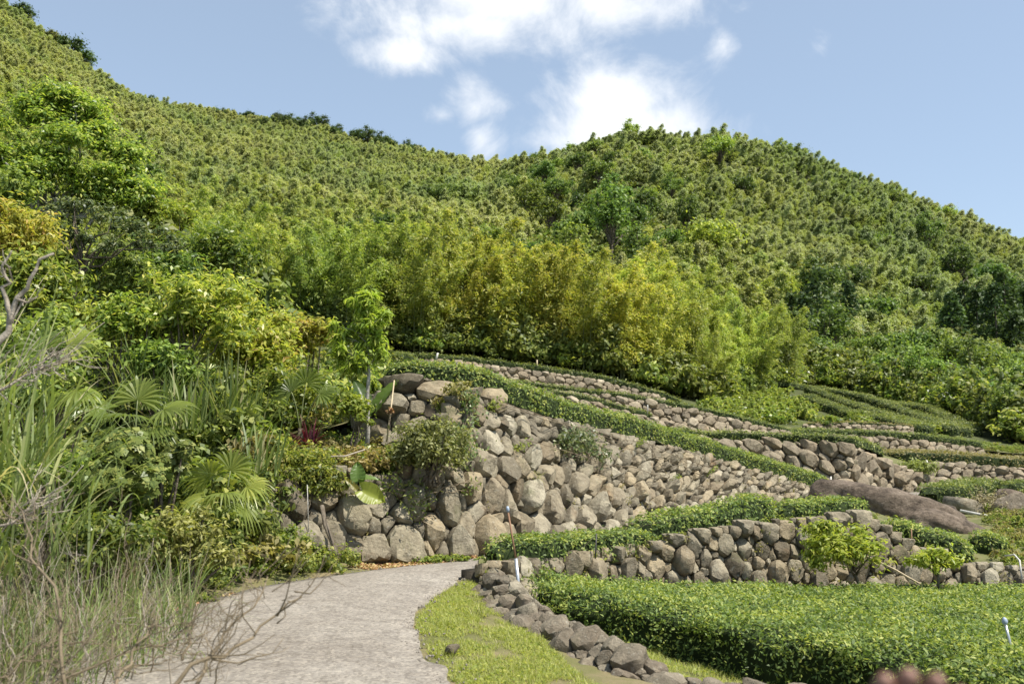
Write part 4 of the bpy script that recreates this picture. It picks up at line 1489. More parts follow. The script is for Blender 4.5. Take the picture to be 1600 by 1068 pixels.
def scatter(name, label, meshes, pts, rots, scls, ids, cat):
    lib = bpy.data.collections.new(name + '_kinds')
    for k, me in enumerate(meshes):
        lib.objects.link(bpy.data.objects.new('%s_kind_%02d' % (name, k), me))
    me = bpy.data.meshes.new(name)
    me.vertices.add(len(pts))
    me.vertices.foreach_set('co', np.asarray(pts, np.float32).ravel())
    for nm, ty, key, arr in (('rot', 'FLOAT_VECTOR', 'vector', rots), ('scl', 'FLOAT_VECTOR', 'vector', scls), ('kid', 'INT', 'value', ids)):
        a = me.attributes.new(nm, ty, 'POINT')
        a.data.foreach_set(key, np.ascontiguousarray(arr, np.int32 if ty == 'INT' else np.float32).ravel())
    o = link(name, me)
    ng = bpy.data.node_groups.new(name, 'GeometryNodeTree')
    ng.interface.new_socket('Geometry', in_out='INPUT', socket_type='NodeSocketGeometry')
    ng.interface.new_socket('Geometry', in_out='OUTPUT', socket_type='NodeSocketGeometry')
    N, L = ng.nodes, ng.links
    gi, go = N.new('NodeGroupInput'), N.new('NodeGroupOutput')
    ci = N.new('GeometryNodeCollectionInfo')
    ci.inputs['Collection'].default_value = lib
    ci.inputs['Separate Children'].default_value = True
    ci.inputs['Reset Children'].default_value = True
    ip = N.new('GeometryNodeInstanceOnPoints')
    ip.inputs['Pick Instance'].default_value = True
    L.new(gi.outputs[0], ip.inputs['Points'])
    L.new(ci.outputs[0], ip.inputs['Instance'])
    for nm, ty, sk in (('rot', 'FLOAT_VECTOR', 'Rotation'), ('scl', 'FLOAT_VECTOR', 'Scale'), ('kid', 'INT', 'Instance Index')):
        na = N.new('GeometryNodeInputNamedAttribute')
        na.data_type = ty
        na.inputs['Name'].default_value = nm
        if sk == 'Rotation':
            er = N.new('FunctionNodeEulerToRotation')
            L.new(na.outputs['Attribute'], er.inputs[0])
            L.new(er.outputs[0], ip.inputs[sk])
        else:
            L.new(na.outputs['Attribute'], ip.inputs[sk])
    L.new(ip.outputs[0], go.inputs[0])
    md = o.modifiers.new('scatter', 'NODES')
    md.node_group = ng
    o['kind'] = 'stuff'
    tag(o, label, cat)
    return o


def forest():
    kinds = [plume_mesh('plume', h, i) for i, h in enumerate((7.5, 8.5, 9.2, 8.0, 7.0))]
    kinds += [blob_mesh('undergrowth', M['broad'], (1.8, 1.8, 1.7), 16, 36, .5), blob_mesh('undergrowth', M['bamboo_far'], (1.6, 1.6, 2.0), 14, 36, .55),
              blob_mesh('undergrowth', M['broad'], (2.6, 2.5, 2.1), 26, 40, .6), blob_mesh('undergrowth', M['shrub'], (2.2, 2.3, 1.6), 22, 40, .55),
              plume_mesh('plume', 8.5, 7, 'bamboo'), plume_mesh('plume', 9.5, 8, 'bamboo')]
    pts, rots, scls, ids = [], [], [], []
    for _ in range(58000):
        px = rng.uniform(-260, 1850)
        d = math.sqrt(rng.uniform(88 ** 2, 445 ** 2))
        crest = np.interp(px, [700, 830, 990, 1700], [436, 375, 330, 330])
        if d > crest:
            continue
        if d < np.interp(px, [-260, 200, 600, 1000, 1235, 1300, 1600, 1850], [60, 104, 108, 98, 104, 122, 128, 130]):
            continue
        g = G(px, d)
        right = px > 830
        big = rng.random()
        frac = .3 if right else .14
        if 820 < px < 1120 and mnoise.noise((g[0] * .02, g[1] * .02, 8)) > -.1:
            frac = .62
        kid = int(rng.integers(5)) if big > frac else int(rng.choice([5, 6, 7, 7, 8]))
        if kid < 5 and d < np.interp(px, [200, 700, 800, 1000, 1250], [210, 190, 120, 150, 150]) + rng.normal(0, 22) and px < 1260:
            kid = int(rng.choice([9, 10]))
        s = rng.uniform(.45, .95) * (1 + .28 * mnoise.noise((g[0] * .035, g[1] * .035, 1)) + .18 * mnoise.noise((g[0] * .11, g[1] * .11, 4)))
        if mnoise.noise((g[0] * .09, g[1] * .09, 11)) < -.36:
            continue
        dk = 1.0 if d > 140 else .9
        pts.append(g - (0, 0, .3))
        ids.append(kid)
        scls.append((s * dk * rng.uniform(.85, 1.15), s * dk * rng.uniform(.85, 1.15), s * dk * rng.uniform(.75, 1.1)))
        rots.append((rng.normal(0, .1), rng.normal(.12 if right else 0, .1), rng.normal(0, .8)))
    print('forest', len(pts))
    scatter('bamboo_forest', 'olive green bamboo forest covering both hillsides', kinds, pts, rots, scls, ids, 'bamboo forest')


forest()

def undergrowth():
    kinds = [blob_mesh('weed', M['shrub'], (.6, .6, .42), 12, 44, .13), blob_mesh('weed', M['cover'], (.55, .55, .35), 12, 44, .11), blob_mesh('weed', M['olive'], (.55, .55, .4), 12, 40, .12), blob_mesh('weed', M['broad'], (.6, .6, .6), 14, 44, .14)]
    pts, rots, scls, ids = [], [], [], []

    def add(g, s, k):
        pts.append(np.asarray(g) - (0, 0, .1))
        scls.append((s, s, s * rng.uniform(.8, 1.3)))
        rots.append((0, 0, rng.uniform(0, 6.28)))
        ids.append(int(k))
    for _ in range(2100):
        px = rng.uniform(-200, 420)
        d = math.sqrt(rng.uniform(10.5 ** 2, 34 ** 2))
        if d < np.interp(px, [-200, 60, 200, 330, 420], [9, 10, 10.7, 11.4, 12.7]):
            continue
        add(G(px, d), rng.uniform(.6, 1.15) * (.5 if d < 12 else (.85 if d < 15 else 1.2)), rng.choice([0, 0, 3, 3, 2, 1]))
    # bench and the ground behind it
    for _ in range(170):
        j, i = rng.integers(1, BENCH.shape[0]), rng.integers(0, BENCH.shape[1])
        add(BENCH[j, i], rng.uniform(.3, .6), rng.choice([1, 2, 2, 0]))
    for _ in range(300):
        px = rng.uniform(405, 600)
        d = rng.uniform(17, 44)
        z = zz(np.interp(d, [17, 24, 34, 45], [690, 650, 600, 572]), d)
        add(P(px, np.interp(d, [17, 24, 34, 45], [690, 650, 600, 572]), d), rng.uniform(.7, 1.3), rng.choice([0, 3, 0, 2]))
    # shade plants in front of and under the bamboo, and below the bushy trees
    for _ in range(1500):
        px = rng.uniform(405, 1235)
        d0 = np.interp(px, [q[0] for q in grove_line], [q[1] for q in grove_line])
        add(G(px, d0 + rng.uniform(-.5, 22)), rng.uniform(1.2, 2.6), rng.choice([3, 3, 0]))
    for _ in range(2200):
        px = rng.uniform(1225, 1750)
        lo = np.interp(px, [1225, 1300, 1370, 1450, 1525, 1600, 1750], [88, 92, 87, 79, 70, 62, 60])
        add(G(px, rng.uniform(lo, 130)), rng.uniform(1.4, 3.4), rng.choice([3, 3, 0]))
    for _ in range(500):
        px = rng.uniform(60, 420)
        add(G(px, rng.uniform(32, 62)), rng.uniform(1.6, 3.4), rng.choice([0, 3, 2]))
    for _ in range(1500):
        i = rng.integers(int(T2.shape[1] * .57), T2.shape[1])
        t_ = rng.random() * (T2.shape[0] - 1.01)
        k_ = int(t_)
        g = T2[k_, i] * (1 - t_ + k_) + T2[k_ + 1, i] * (t_ - k_)
        pxx = 800 + F * g[0] / g[1]
        if pxx < 1545:
            add(g + (0, 0, .02), rng.uniform(.07, .16), rng.choice([1, 2, 2]))
            continue
        add(g + (rng.normal(0, .15), rng.normal(0, .15), .05), rng.uniform(.15, .45), rng.choice([1, 2, 2, 1, 0]))
    for _ in range(420):
        i = rng.integers(int(T2.shape[1] * .02), int(T2.shape[1] * .6))
        g = T2[1, i] if rng.random() < .5 else T2[3, i]
        add(g + (rng.normal(0, .1), rng.normal(0, .1), .0), rng.uniform(.1, .25), rng.choice([1, 2, 1, 0]))
    for _ in range(500):
        px = rng.uniform(1430, 1720)
        d = rng.uniform(48.5, 60)
        add(P(px, np.interp(px, [1430, 1535, 1600, 1700], [686, 702, 706, 714]) + np.interp(d, [48, 60], [2, -8]), d), rng.uniform(.2, .45), rng.choice([0, 1, 2]))
    print('undergrowth', len(pts))
    scatter('undergrowth', 'low green undergrowth on the bank, under the bamboo and below the trees', kinds, pts, rots, scls, ids, 'undergrowth')


undergrowth()

# --- broadleaf trees one can tell apart on the hill and behind the terraces
bl = Spawner([make_tree('broadleaf_tree', 6, 4.2, (2.6, 2.6, 2.0), 30, 95, .36, .2, M['broad'], .16),
              make_tree('broadleaf_tree', 6, 3.9, (3.0, 2.8, 1.8), 34, 95, .36, .2, M['broad'], .17),
              make_tree('broadleaf_tree', 7, 4.6, (2.2, 2.3, 2.5), 28, 95, .34, .19, M['broad'], .15),
              make_tree('broadleaf_tree', 5, 3.4, (2.8, 2.8, 1.6), 26, 110, .4, .2, M['broad'], .15)])
# (px, distance, scale, tint): bushes behind the mound on the right
for i, (px, d, s, c, lab) in enumerate([
        (1285, 98, .9, (.8, 1.0, .9), 'dark round tree behind the upper end of the tea rows'),
        (1335, 96, .85, (1.1, 1.25, .9), 'pale green round bush right behind the tea rows on the mound'),
        (1300, 108, 1.2, (.7, .9, .8), 'tall dark tree behind the mound, left of the pale crowns'),
        (1365, 112, 1.25, (1.0, 1.2, 1.0), 'spreading tree with layered pale green crown behind the mound'),
        (1390, 90, .85, (1.1, 1.3, .9), 'fresh green bush on the slope above the tea rows'),
        (1425, 100, 1.1, (.95, 1.15, .9), 'round green tree right of the layered crown'),
        (1440, 84, .8, (1.05, 1.25, .9), 'low green bush beside the lower tea rows'),
        (1470, 92, 1.0, (1.1, 1.35, .85), 'bright green round tree in the hollow on the right'),
        (1490, 110, 1.2, (.8, 1.0, .85), 'dark broad tree behind the bright round tree on the right'),
        (1500, 80, .8, (1.0, 1.2, 1.0), 'pale bush at the lower right of the mound'),
        (1530, 94, 1.1, (1.1, 1.3, .9), 'big round green tree near the right edge'),
        (1545, 76, .75, (1.0, 1.25, 1.0), 'grey green rounded bush near the right edge'),
        (1560, 112, 1.2, (.9, 1.1, .9), 'high green tree at the foot of the dark slope on the right'),
        (1580, 85, .95, (1.15, 1.35, .85), 'yellow green tree cut by the right edge'),
        (1600, 72, .7, (.9, 1.15, 1.0), 'low bush at the right edge beyond the olive field'),
        (1615, 100, 1.2, (.85, 1.05, .9), 'large dark tree cut by the right edge'),
        (1650, 90, 1.2, (.95, 1.1, .9), 'tree beyond the right edge behind the field'),
        (1408, 122, 1.2, (.85, 1.05, .9), 'dark crown above the layered tree'),
        (1250, 104, 1.0, (.65, .85, .75), 'dark tree at the right end of the bamboo grove'),
        (1215, 92, .55, (.9, 1.1, 1.0), 'small dark bush beside the bright bamboo at the mound'),
        (1460, 124, 1.3, (1.0, 1.15, .95), 'tall pale crown at the edge of the forest on the right'),
        (1525, 124, 1.2, (.75, .95, .8), 'shadowy crown at the edge of the forest on the right'),
        (1575, 66, .55, (1.05, 1.25, .95), 'small round bush just beyond the right end of the boulder wall'),
        (1590, 126, 1.3, (.9, 1.1, .9), 'high crown at the right edge under the dark slope')]):
    bl.put(i % 4, G(px, d) - (0, 0, .3), rng.uniform(0, 6.28), s * rng.uniform(.95, 1.05), lab, 'bushy trees behind the mound', c)
# crowns rising out of the hillside forest
hill = [(905, 262, 1.5, 0), (935, 240, 1.6, 1), (960, 205, 2.0, 0), (1000, 258, 1.3, 1), (1018, 222, 1.4, 2), (985, 176, 1.8, 0), (955, 160, 2.2, 0), (905, 172, 1.7, 0), (860, 190, 1.6, 1), (870, 232, 1.6, 0), (830, 215, 1.6, 1), (815, 250, 1.5, 1),
        (1125, 268, 1.9, 2), (1110, 168, 1.7, 2), (1075, 186, 1.5, 0), (760, 168, 1.6, 2), (800, 152, 1.5, 0), (840, 150, 1.6, 0), (895, 140, 1.6, 1), (870, 285, 1.6, 2), (930, 292, 1.6, 1), (895, 300, 1.5, 2), (985, 300, 1.6, 2), (840, 300, 1.5, 1),
        (600, 140, 1.7, 3), (580, 150, 1.5, 3), (1050, 232, 1.3, 0), (960, 262, 1.4, 3), (1010, 192, 1.4, 3), (1160, 240, 1.4, 3), (1250, 300, 1.6, 1), (1330, 300, 1.5, 3), (1400, 280, 1.7, 1), (1480, 290, 1.9, 2), (1450, 240, 1.8, 0), (1380, 230, 1.5, 1),
        (930, 190, 1.6, 1), (880, 205, 1.4, 2), (1000, 150, 1.5, 1), (1040, 172, 1.4, 0), (905, 220, 1.5, 3), (850, 262, 1.4, 0), (790, 280, 1.4, 1), (225, 190, 1.7, 3), (205, 170, 1.5, 0), (150, 210, 1.4, 3), (640, 300, 1.4, 2), (420, 300, 1.2, 0), (480, 260, 1.2, 0), (690, 250, 1.4, 0),
        (1500, 200, 1.7, 3), (1540, 220, 1.8, 0), (1590, 190, 1.8, 3), (1440, 180, 1.5, 3), (1550, 170, 1.6, 0), (1600, 160, 1.7, 3), (1490, 160, 1.5, 0), (1330, 170, 1.5, 3), (1280, 150, 1.5, 3), (1370, 150, 1.5, 0)]
tints = [((.72, .98, .85), 'dark green round crown among the bamboo of the hillside', 'dark crowns on the hill'),
         ((1.0, 1.15, .9), 'mid green round crown among the bamboo of the hillside', 'mid green crowns on the hill'),
         ((1.55, 1.65, .8), 'bright yellow green crown standing out on the hillside', 'bright crowns on the hill'),
         ((.5, .68, .62), 'deep shadowy green crown on the hillside', 'shadowy crowns on the hill')]
for i, (px, d, s, k) in enumerate(hill):
    c, lab, gr = tints[k]
    bl.put(i % 4, G(px, d) - (0, 0, .4), rng.uniform(0, 6.28), s * rng.uniform(.85, 1.1) * (.72 if d >= 280 else 1), lab, gr, c)


# conifers: the dark line on the far ridge, and a few in the hollow on the right
def make_conifer(h, label=''):
    root = thing('conifer_tree', label, 'tree')
    tr = link('trunk', mesh_np('trunk', *tube([(0, 0, -.3), (0, 0, h * .5), (0, 0, h)], [.16, .1, .02], 6), M['bark']), root)
    Ls = []
    for k in range(60):
        q = rng.uniform(.2, 1)
        wd = (1 - q) ** .55 * h * .24 + .35
        a = rng.uniform(0, 6.28)
        d = np.array((math.cos(a), math.sin(a), 0))
        n = 26
        s = rng.random(n) ** .7
        p = np.array((0, 0, q * h)) + np.outer(s, d) * wd + np.outer(s ** 2, (0, 0, -.5)) + rng.normal(0, .16, (n, 3))
        Ls.append(leaves(p, rand_unit(n) + (0, 0, .8), .5, .2, T=d + rng.normal(0, .4, (n, 3)) - (0, 0, .2)))
    V, Q, r = joinr(Ls)
    cw = link('crown', mesh_np('crown', V, Q, M['conifer'], r), root)
    PARTS[root.name] = [tr, cw]
    return root


con = Spawner([make_conifer(8), make_conifer(9.5), make_conifer(7)])
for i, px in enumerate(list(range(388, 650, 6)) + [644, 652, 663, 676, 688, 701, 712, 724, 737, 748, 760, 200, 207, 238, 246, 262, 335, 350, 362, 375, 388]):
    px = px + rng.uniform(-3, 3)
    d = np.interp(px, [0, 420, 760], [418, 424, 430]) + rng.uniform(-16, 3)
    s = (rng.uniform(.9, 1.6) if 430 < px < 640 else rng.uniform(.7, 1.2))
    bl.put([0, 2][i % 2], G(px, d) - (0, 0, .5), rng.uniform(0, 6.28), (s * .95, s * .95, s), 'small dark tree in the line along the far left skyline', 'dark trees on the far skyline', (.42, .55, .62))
for i, (px, d, s) in enumerate([(1262, 112, 1.2), (1280, 118, 1.35), (1300, 126, 1.3), (1240, 116, 1.2), (1325, 130, 1.2), (1490, 150, 1.5), (1530, 155, 1.6), (1560, 150, 1.5), (1590, 148, 1.5), (1510, 165, 1.5), (1575, 170, 1.6), (1610, 180, 1.6)]):
    right = px > 1400
    con.put(i % 3, G(px, d) - (0, 0, .5), rng.uniform(0, 6.28), s, 'dark conifer in the shade at the far right of the hill foot' if right else 'tall dark conifer behind the right end of the bamboo grove', 'conifers at the right foot of the hill' if right else 'conifers behind the grove', (.9, 1.1, .8))
for px, d, s, lab in ((108, 415, 2.6, 'big dark tree standing on the left skyline'), (128, 418, 2.2, 'dark spreading tree beside the big one on the left skyline'), (30, 400, 2.3, 'dark tree at the very top of the left slope'), (78, 412, 1.9, 'brownish grey crown on the left skyline')):
    bl.put(3, G(px, d) - (0, 0, .4), rng.uniform(0, 6), (s, s, s * .95), lab, None, (.45, .6, .6) if 'brown' not in lab else (.9, .8, .75))


# ------------------------------------------------------------------ near vegetation
def ray_ground(px, py, dmin=3.0, dmax=60):
    ds = np.arange(dmin, dmax, .05)
    prev = None
    for d in ds:
        if zz(py, d) <= Zg(px, d):
            return P(px, py, d)
    return P(px, py, dmax)


def bush(name, label, px, py, d, rx, rz, n, leaf, width, mat, ground=None, n_clump=26, stems=7, cat='shrub', bark='bark', r0=.03, clump=.33, droop=.2, ry=None, group=None, lower=-.6, palmate=False, up=.55, flat=.75, fork=None, color=None, jitter=0):
    """leafy plant whose crown centre is seen at (px, py); radii in image pixels at that distance"""
    c = P(px, py, d)
    rx, rz = rx * d / F, rz * d / F
    ry = ry or rx * .8
    if ground is None:
        gz = G(px, d)[2]
    else:
        gz = ground
    base = np.array((c[0], c[1], min(gz, c[2] - rz * .5)))
    root = thing(name, label, cat, base, 0, group)
    n_clump = int(n_clump * 1.5)
    n = int(n * 1.25)
    cp = crown_points(n_clump, (rx, ry, rz), lower) + (c - base)
    cr = rng.uniform(.7, 1.7, n_clump) * clump * (rx + rz) / 2
    if fork is not None:
        fb = P(*fork[0]) - base
        ff = P(*fork[1]) - base
        V, Q = limbs(fb, ff, cp[:stems], r0, wig=.06 * rx)
    else:
        parts = []
        for e in cp[:stems]:
            k = np.linspace(0, 1, 6)[:, None]
            st = np.array((rng.normal(0, .1) * rx, rng.normal(0, .1) * rx, -.15))
            pth = st * (1 - k) + e * k
            pth[1:-1] += rng.normal(0, .05 * rx, (4, 3))
            parts.append(tube(pth, np.linspace(r0, r0 * .25, 6), 5))
        V, Q = join(parts)
    a = link('stems', mesh_np('stems', V, Q, M[bark]), root)
    per = n / n_clump
    if palmate:
        Cs, Ns, Ts = [], [], []
        for q, r in zip(cp, cr):
            m = int(per / 5)
            dd = rand_unit(m)
            p = q + dd * (rng.random(m) ** .4 * r)[:, None] * (1, 1, .8)
            nn = norm(dd * .7 + (0, -.45, .6) + rand_unit(m) * .5)
            t0 = norm(np.cross(nn, rand_unit(m)))
            t0 = norm(t0 - np.array((0, 0, .6)))
            sd = np.cross(nn, t0)
            for ang in (-1.25, -.62, 0, .62, 1.25):
                tt = t0 * math.cos(ang) + sd * math.sin(ang)
                Cs.append(p + tt * leaf * .3)
                Ns.append(nn)
                Ts.append(tt)
        V, Q, r_ = leaves(np.vstack(Cs), np.vstack(Ns), leaf * .75, width, T=np.vstack(Ts), jit=.12)
    else:
        V, Q, r_ = clump_leaves(cp, cr, per, leaf, width, droop=droop, up=up, flat=flat)
    b = link('foliage', mesh_np('foliage', V, Q, mat, r_), root)
    if color:
        b.color = (*color, 1)
    return root


def tuft(name, label, base, n, length, width, mat, spread=.12, lean=.45, droop=1.1, cat='grass', group=None, segs=6, biased=(0, 0, 0), lvar=.35):
    base = np.asarray(base, float)
    root_o = None
    b = np.zeros((n, 3))
    b[:, :2] = rng.normal(0, spread, (n, 2))
    d = np.zeros((n, 3))
    d[:, :2] = rng.normal(0, lean, (n, 2)) + b[:, :2] * .8
    d[:, 2] = 1
    d += np.array(biased)
    V, Q, r = ribbon(b, d, length * rng.uniform(1 - lvar, 1 + lvar, n), width * rng.uniform(.7, 1.2, n), droop * rng.uniform(.4, 1.5, n), segs)
    o = link(name, mesh_np(name, V, Q, mat, r), None, base)
    return tag(o, label, cat, group)


def fan_leaf(hub, axis, nrm, rad, n=26, arc=R(215), droop=.35):
    rad = rad * .8
    """pleated palm fan"""
    axis = norm(np.asarray(axis, float))
    nrm = norm(np.asarray(nrm, float) - axis * np.dot(nrm, axis))
    sd = np.cross(nrm, axis)
    parts = []
    segs = 5
    rnd = rng.random() * .7
    Vs, Qs, Rs, o = [], [], [], 0
    for k in range(n):
        a = -arc / 2 + arc * k / (n - 1)
        d = axis * math.cos(a) + sd * math.sin(a)
        s = -axis * math.sin(a) + sd * math.cos(a)
        L_ = rad * (1 - .25 * abs(a / (arc / 2)) ** 2) * rng.uniform(.92, 1.06)
        wmax = 2 * math.sin(arc / n / 2) * L_ * .62 * 1.15
        for i in range(segs + 1):
            t = i / segs
            w = wmax * .8 * (t / .6 if t < .6 else max(0.04, 1 - (t - .6) / .4) * 1.0)
            w = max(w, .004)
            p = hub + d * L_ * t + nrm * (.02 * math.sin(k * 3.14)) - np.array((0, 0, 1)) * droop * L_ * t ** 3.2 + nrm * .09 * rad * (1 - math.cos(a)) * t
            pl = nrm * w * .25 * (1 if k % 2 else -1)
            Vs.append(p - s * w / 2 + pl)
            Vs.append(p + s * w / 2 - pl)
            Rs += [min(1, rnd + rng.random() * .3)] * 2
        for i in range(segs):
            q = o + i * 2
            Qs.append((q, q + 1, q + 3, q + 2))
        o += (segs + 1) * 2
    return np.array(Vs), np.array(Qs), np.array(Rs)


def fan_palm(label, base, fans, group=None):
    """fans: list of (hub offset from base, axis, normal, radius)"""
    base = np.asarray(base, float)
    root = thing('fan_palm', label, 'palm', base, 0, group)
    for (hub, ax, nr, rad, dr) in fans:
        hub = np.asarray(hub, float)
        V, Q, r = fan_leaf(hub, ax, nr, rad, droop=dr)
        fr = link('frond', mesh_np('frond', V, Q, M['palm'], r), root)
        k = np.linspace(0, 1, 6)[:, None]
        pth = np.array((rng.normal(0, .03), rng.normal(0, .03), 0)) * (1 - k) + hub * k + np.array((0, 0, .12)) * np.sin(k * np.pi)
        V, Q = tube(pth, np.linspace(.014, .008, 6), 5)
        link('stalk', mesh_np('stalk', V, Q, M['culm']), fr)
    V, Q = tube([(0, 0, -.3), (0, 0, .12)], [.07, .05], 7)
    link('stem', mesh_np('stem', V, Q, M['bark']), root)
    return root


def stick(name, label, pts, radii, mat, cat, sides=7, group=None):
    pts = np.asarray(pts, float)
    V, Q = tube(pts - pts[0], radii, sides)
    o = link(name, mesh_np(name, V, Q, mat), None, pts[0])
    return tag(o, label, cat, group)


def big_leaf(length, width, curl=.3, waves=9):
    nt_, nw = 16, 9
    V = []
    for i in range(nt_):
        t = i / (nt_ - 1)
        w = width / 2 * (math.sin(math.pi * min(1, t * .92 + .08)) ** .62) * (1.15 - .45 * t)
        for j in range(nw):
            s = j / (nw - 1) * 2 - 1
            back = -.16 * length * (1 - t) ** 6 * abs(s)
            V.append((s * w, t * length + back - .06 * length * abs(s), .06 * width * math.cos(t * waves * 3.14 * 2 + abs(s) * 4) * abs(s) + .18 * width * abs(s) - curl * length * t * t))
    idx = np.arange(nt_ * nw).reshape(nt_, nw)
    Q = np.stack([idx[:-1, :-1], idx[:-1, 1:], idx[1:, 1:], idx[1:, :-1]], -1).reshape(-1, 4)
    return np.array(V), Q


def rot_to(V, axis, nrm):
    axis = norm(np.asarray(axis, float))
    nrm = norm(np.asarray(nrm, float) - axis * np.dot(nrm, axis))
    sd = np.cross(axis, nrm)
    return V[:, :1] * sd + V[:, 1:2] * axis + V[:, 2:] * nrm


def wall_uv(sh, px, py):
    us = np.linspace(0, sh.len, 160)
    best = None
    for u in us:
        h = float(sh.h(u))
        vs = np.linspace(0, h, 20)
        pp = sh.pt(np.full(20, u), vs, np.zeros(20))
        for v, p in zip(vs, pp):
            dep = p[1] * math.cos(TH) + (p[2] - EYE) * math.sin(TH)
            x = 800 + F * p[0] / dep
            y = 534 - F * ((p[2] - EYE) * math.cos(TH) - p[1] * math.sin(TH)) / dep
            e = (x - px) ** 2 + (y - py) ** 2
            if best is None or e < best[0]:
                best = (e, u, v)
    return best[1], best[2]


def vine(label, sh, blobs, n, leaf, mat, thick=.12, color=None, droop=.5):
    root = None
    Cs = []
    for (px, py, ru, rv, wt) in blobs:
        u, v = wall_uv(sh, px, py)
        m = int(n * wt)
        uu = u + rng.normal(0, ru, m)
        vv = v + rng.normal(0, rv, m)
        Cs.append(sh.pt(uu, vv, np.abs(rng.normal(.16, thick, m)) + .04))
    C = np.vstack(Cs)
    b0 = C.mean(0)
    root = thing('wall_vine', label, 'vine', b0)
    V, Q, r = leaves(C - b0, rand_unit(len(C)) * .9 + (.25, -.4, .7), leaf, leaf * .5, T=rand_unit(len(C)) - (0, 0, droop))
    f = link('foliage', mesh_np('foliage', V, Q, mat, r), root)
    parts = []
    for _ in range(9):
        i, j = rng.integers(len(C), size=2)
        k = np.linspace(0, 1, 7)[:, None]
        pth = C[i] * (1 - k) + C[j] * k - b0 + rng.normal(0, .03, (7, 3))
        parts.append(tube(pth, .006, 4))
    V, Q = join(parts)
    link('stems', mesh_np('stems', V, Q, M['twig']), root)
    if color:
        f.color = (*color, 1)
    return root


# --- trees on the left bank
def left_tree():
    d = 33.0
    base = G(95, d)
    root = thing('broadleaf_tree', 'large spreading tree with feathery light green crown high on the left bank', 'tree', base)
    cps, crs = [], []
    for (px, py, rx, rz, dd) in [(60, 175, 62, 26, 0), (130, 170, 60, 24, .4), (20, 235, 55, 34, -.6), (95, 220, 60, 28, -.8), (165, 215, 50, 26, 0), (205, 250, 34, 30, .2), (60, 285, 70, 36, -1), (130, 275, 60, 34, -.6), (185, 295, 42, 26, -.2), (215, 305, 26, 20, .3),
                                 (-20, 200, 50, 40, 0), (100, 150, 40, 14, .5), (-10, 290, 60, 40, -.5), (150, 310, 50, 22, -.3)]:
        c = P(px, py, d + dd) - base
        k = 7
        for _ in range(k):
            q = rand_unit(1)[0] * rng.uniform(.3, 1) * np.array((rx * d / F, .8, rz * d / F))
            cps.append(c + q)
            crs.append(rng.uniform(.28, .5))
    fork = P(90, 330, d) - base
    ends = [cps[i] for i in range(0, len(cps), 5)]
    V, Q = limbs((0, 0, -.5), fork, ends, .17, wig=.18, sub=7)
    link('trunk', mesh_np('trunk', V, Q, M['pale_bark']), root)
    V, Q, r = clump_leaves(np.array(cps), np.array(crs) * 1.6, 560, .17, .075, flat=.45, up=.9, droop=.2)
    f = link('crown', mesh_np('crown', V, Q, M['shrub'], r), root)
    f.color = (1.05, 1.05, .9, 1)


left_tree()


def umbrella_tree():
    d = 19.0
    base = P(104, 495, d)
    root = thing('broadleaf_tree', 'small umbrella shaped tree with glossy grey green crown and forked dark trunk', 'tree', base)
    cps, crs = [], []
    for (px, py, rx, rz) in [(100, 345, 45, 26), (150, 335, 48, 26), (195, 355, 40, 26), (235, 375, 34, 20), (125, 370, 40, 16), (180, 380, 50, 16), (115, 318, 24, 10), (270, 385, 24, 14)]:
        c = P(px, py, d) - base
        for _ in range(7):
            cps.append(c + rand_unit(1)[0] * rng.uniform(.2, 1) * np.array((rx * d / F, .55, rz * d / F)))
            crs.append(rng.uniform(.13, .24))
    fork = P(130, 412, d) - base
    V, Q = limbs((0, 0, -.2), fork, [cps[i] for i in range(0, len(cps), 4)], .055, wig=.05, sub=6)
    link('trunk', mesh_np('trunk', V, Q, M['bark']), root)
    V, Q, r = clump_leaves(np.array(cps), crs, 130, .085, .034, flat=.6, up=.8)
    link('crown', mesh_np('crown', V, Q, M['grey_leaf'], r), root)


umbrella_tree()

# (name, label, px, py, d, rx, rz, leaves, leaf length, width, material, extras)
bush('shrub', 'orange tipped yellow green shrub at the left edge below the large tree', 18, 375, 17.5, 62, 62, 5200, .12, .045, M['warm'], n_clump=30)
bush('shrub', 'leafy green shrub under the orange tipped one at the left edge', 45, 450, 16, 85, 60, 5200, .12, .05, M['shrub'], n_clump=30)
bush('shrub', 'dark leafy shrub behind the umbrella tree trunk', 190, 440, 20, 80, 55, 5200, .13, .055, M['broad'], color=(1.3, 1.35, 1.1))
bush('shrub', 'broad mass of green leaves right of the umbrella tree', 255, 430, 22, 75, 55, 5200, .14, .055, M['shrub'], color=(.75, .9, .8))
bush('tree_sapling', 'light leafy small tree with a thin forked trunk above the sword leaved plants', 300, 492, 15.8, 112, 78, 9500, .115, .042, M['shrub'], n_clump=44, stems=13, r0=.045, clump=.28, cat='tree', fork=((300, 650, 15.8), (287, 590, 15.8)), color=(1.25, 1.2, .9))
bush('shrub', 'yellow green shrub mass left of the slender young tree', 395, 535, 17.5, 70, 66, 6800, .12, .046, M['warm'], n_clump=34, color=(.9, 1.05, 1.0))
bush('shrub', 'orange tipped shrub right behind the upper fan palm', 470, 525, 18.6, 50, 42, 4600, .115, .045, M['warm'], n_clump=26, color=(1.0, .95, .95))
bush('shrub', 'warm green shrub sloping down beside the red cordyline', 430, 612, 16.9, 62, 50, 4600, .11, .043, M['shrub'], n_clump=26, color=(1.1, 1.1, .9))
bush('shrub', 'shady green shrub in the middle of the bank below the umbrella tree', 170, 520, 16.5, 85, 50, 4600, .12, .052, M['broad'], color=(1.6, 1.6, 1.1))
bush('shrub', 'shaded shrub at the left behind the tall reeds', 60, 535, 13.5, 80, 50, 4200, .11, .05, M['broad'], color=(1.5, 1.5, 1.1))
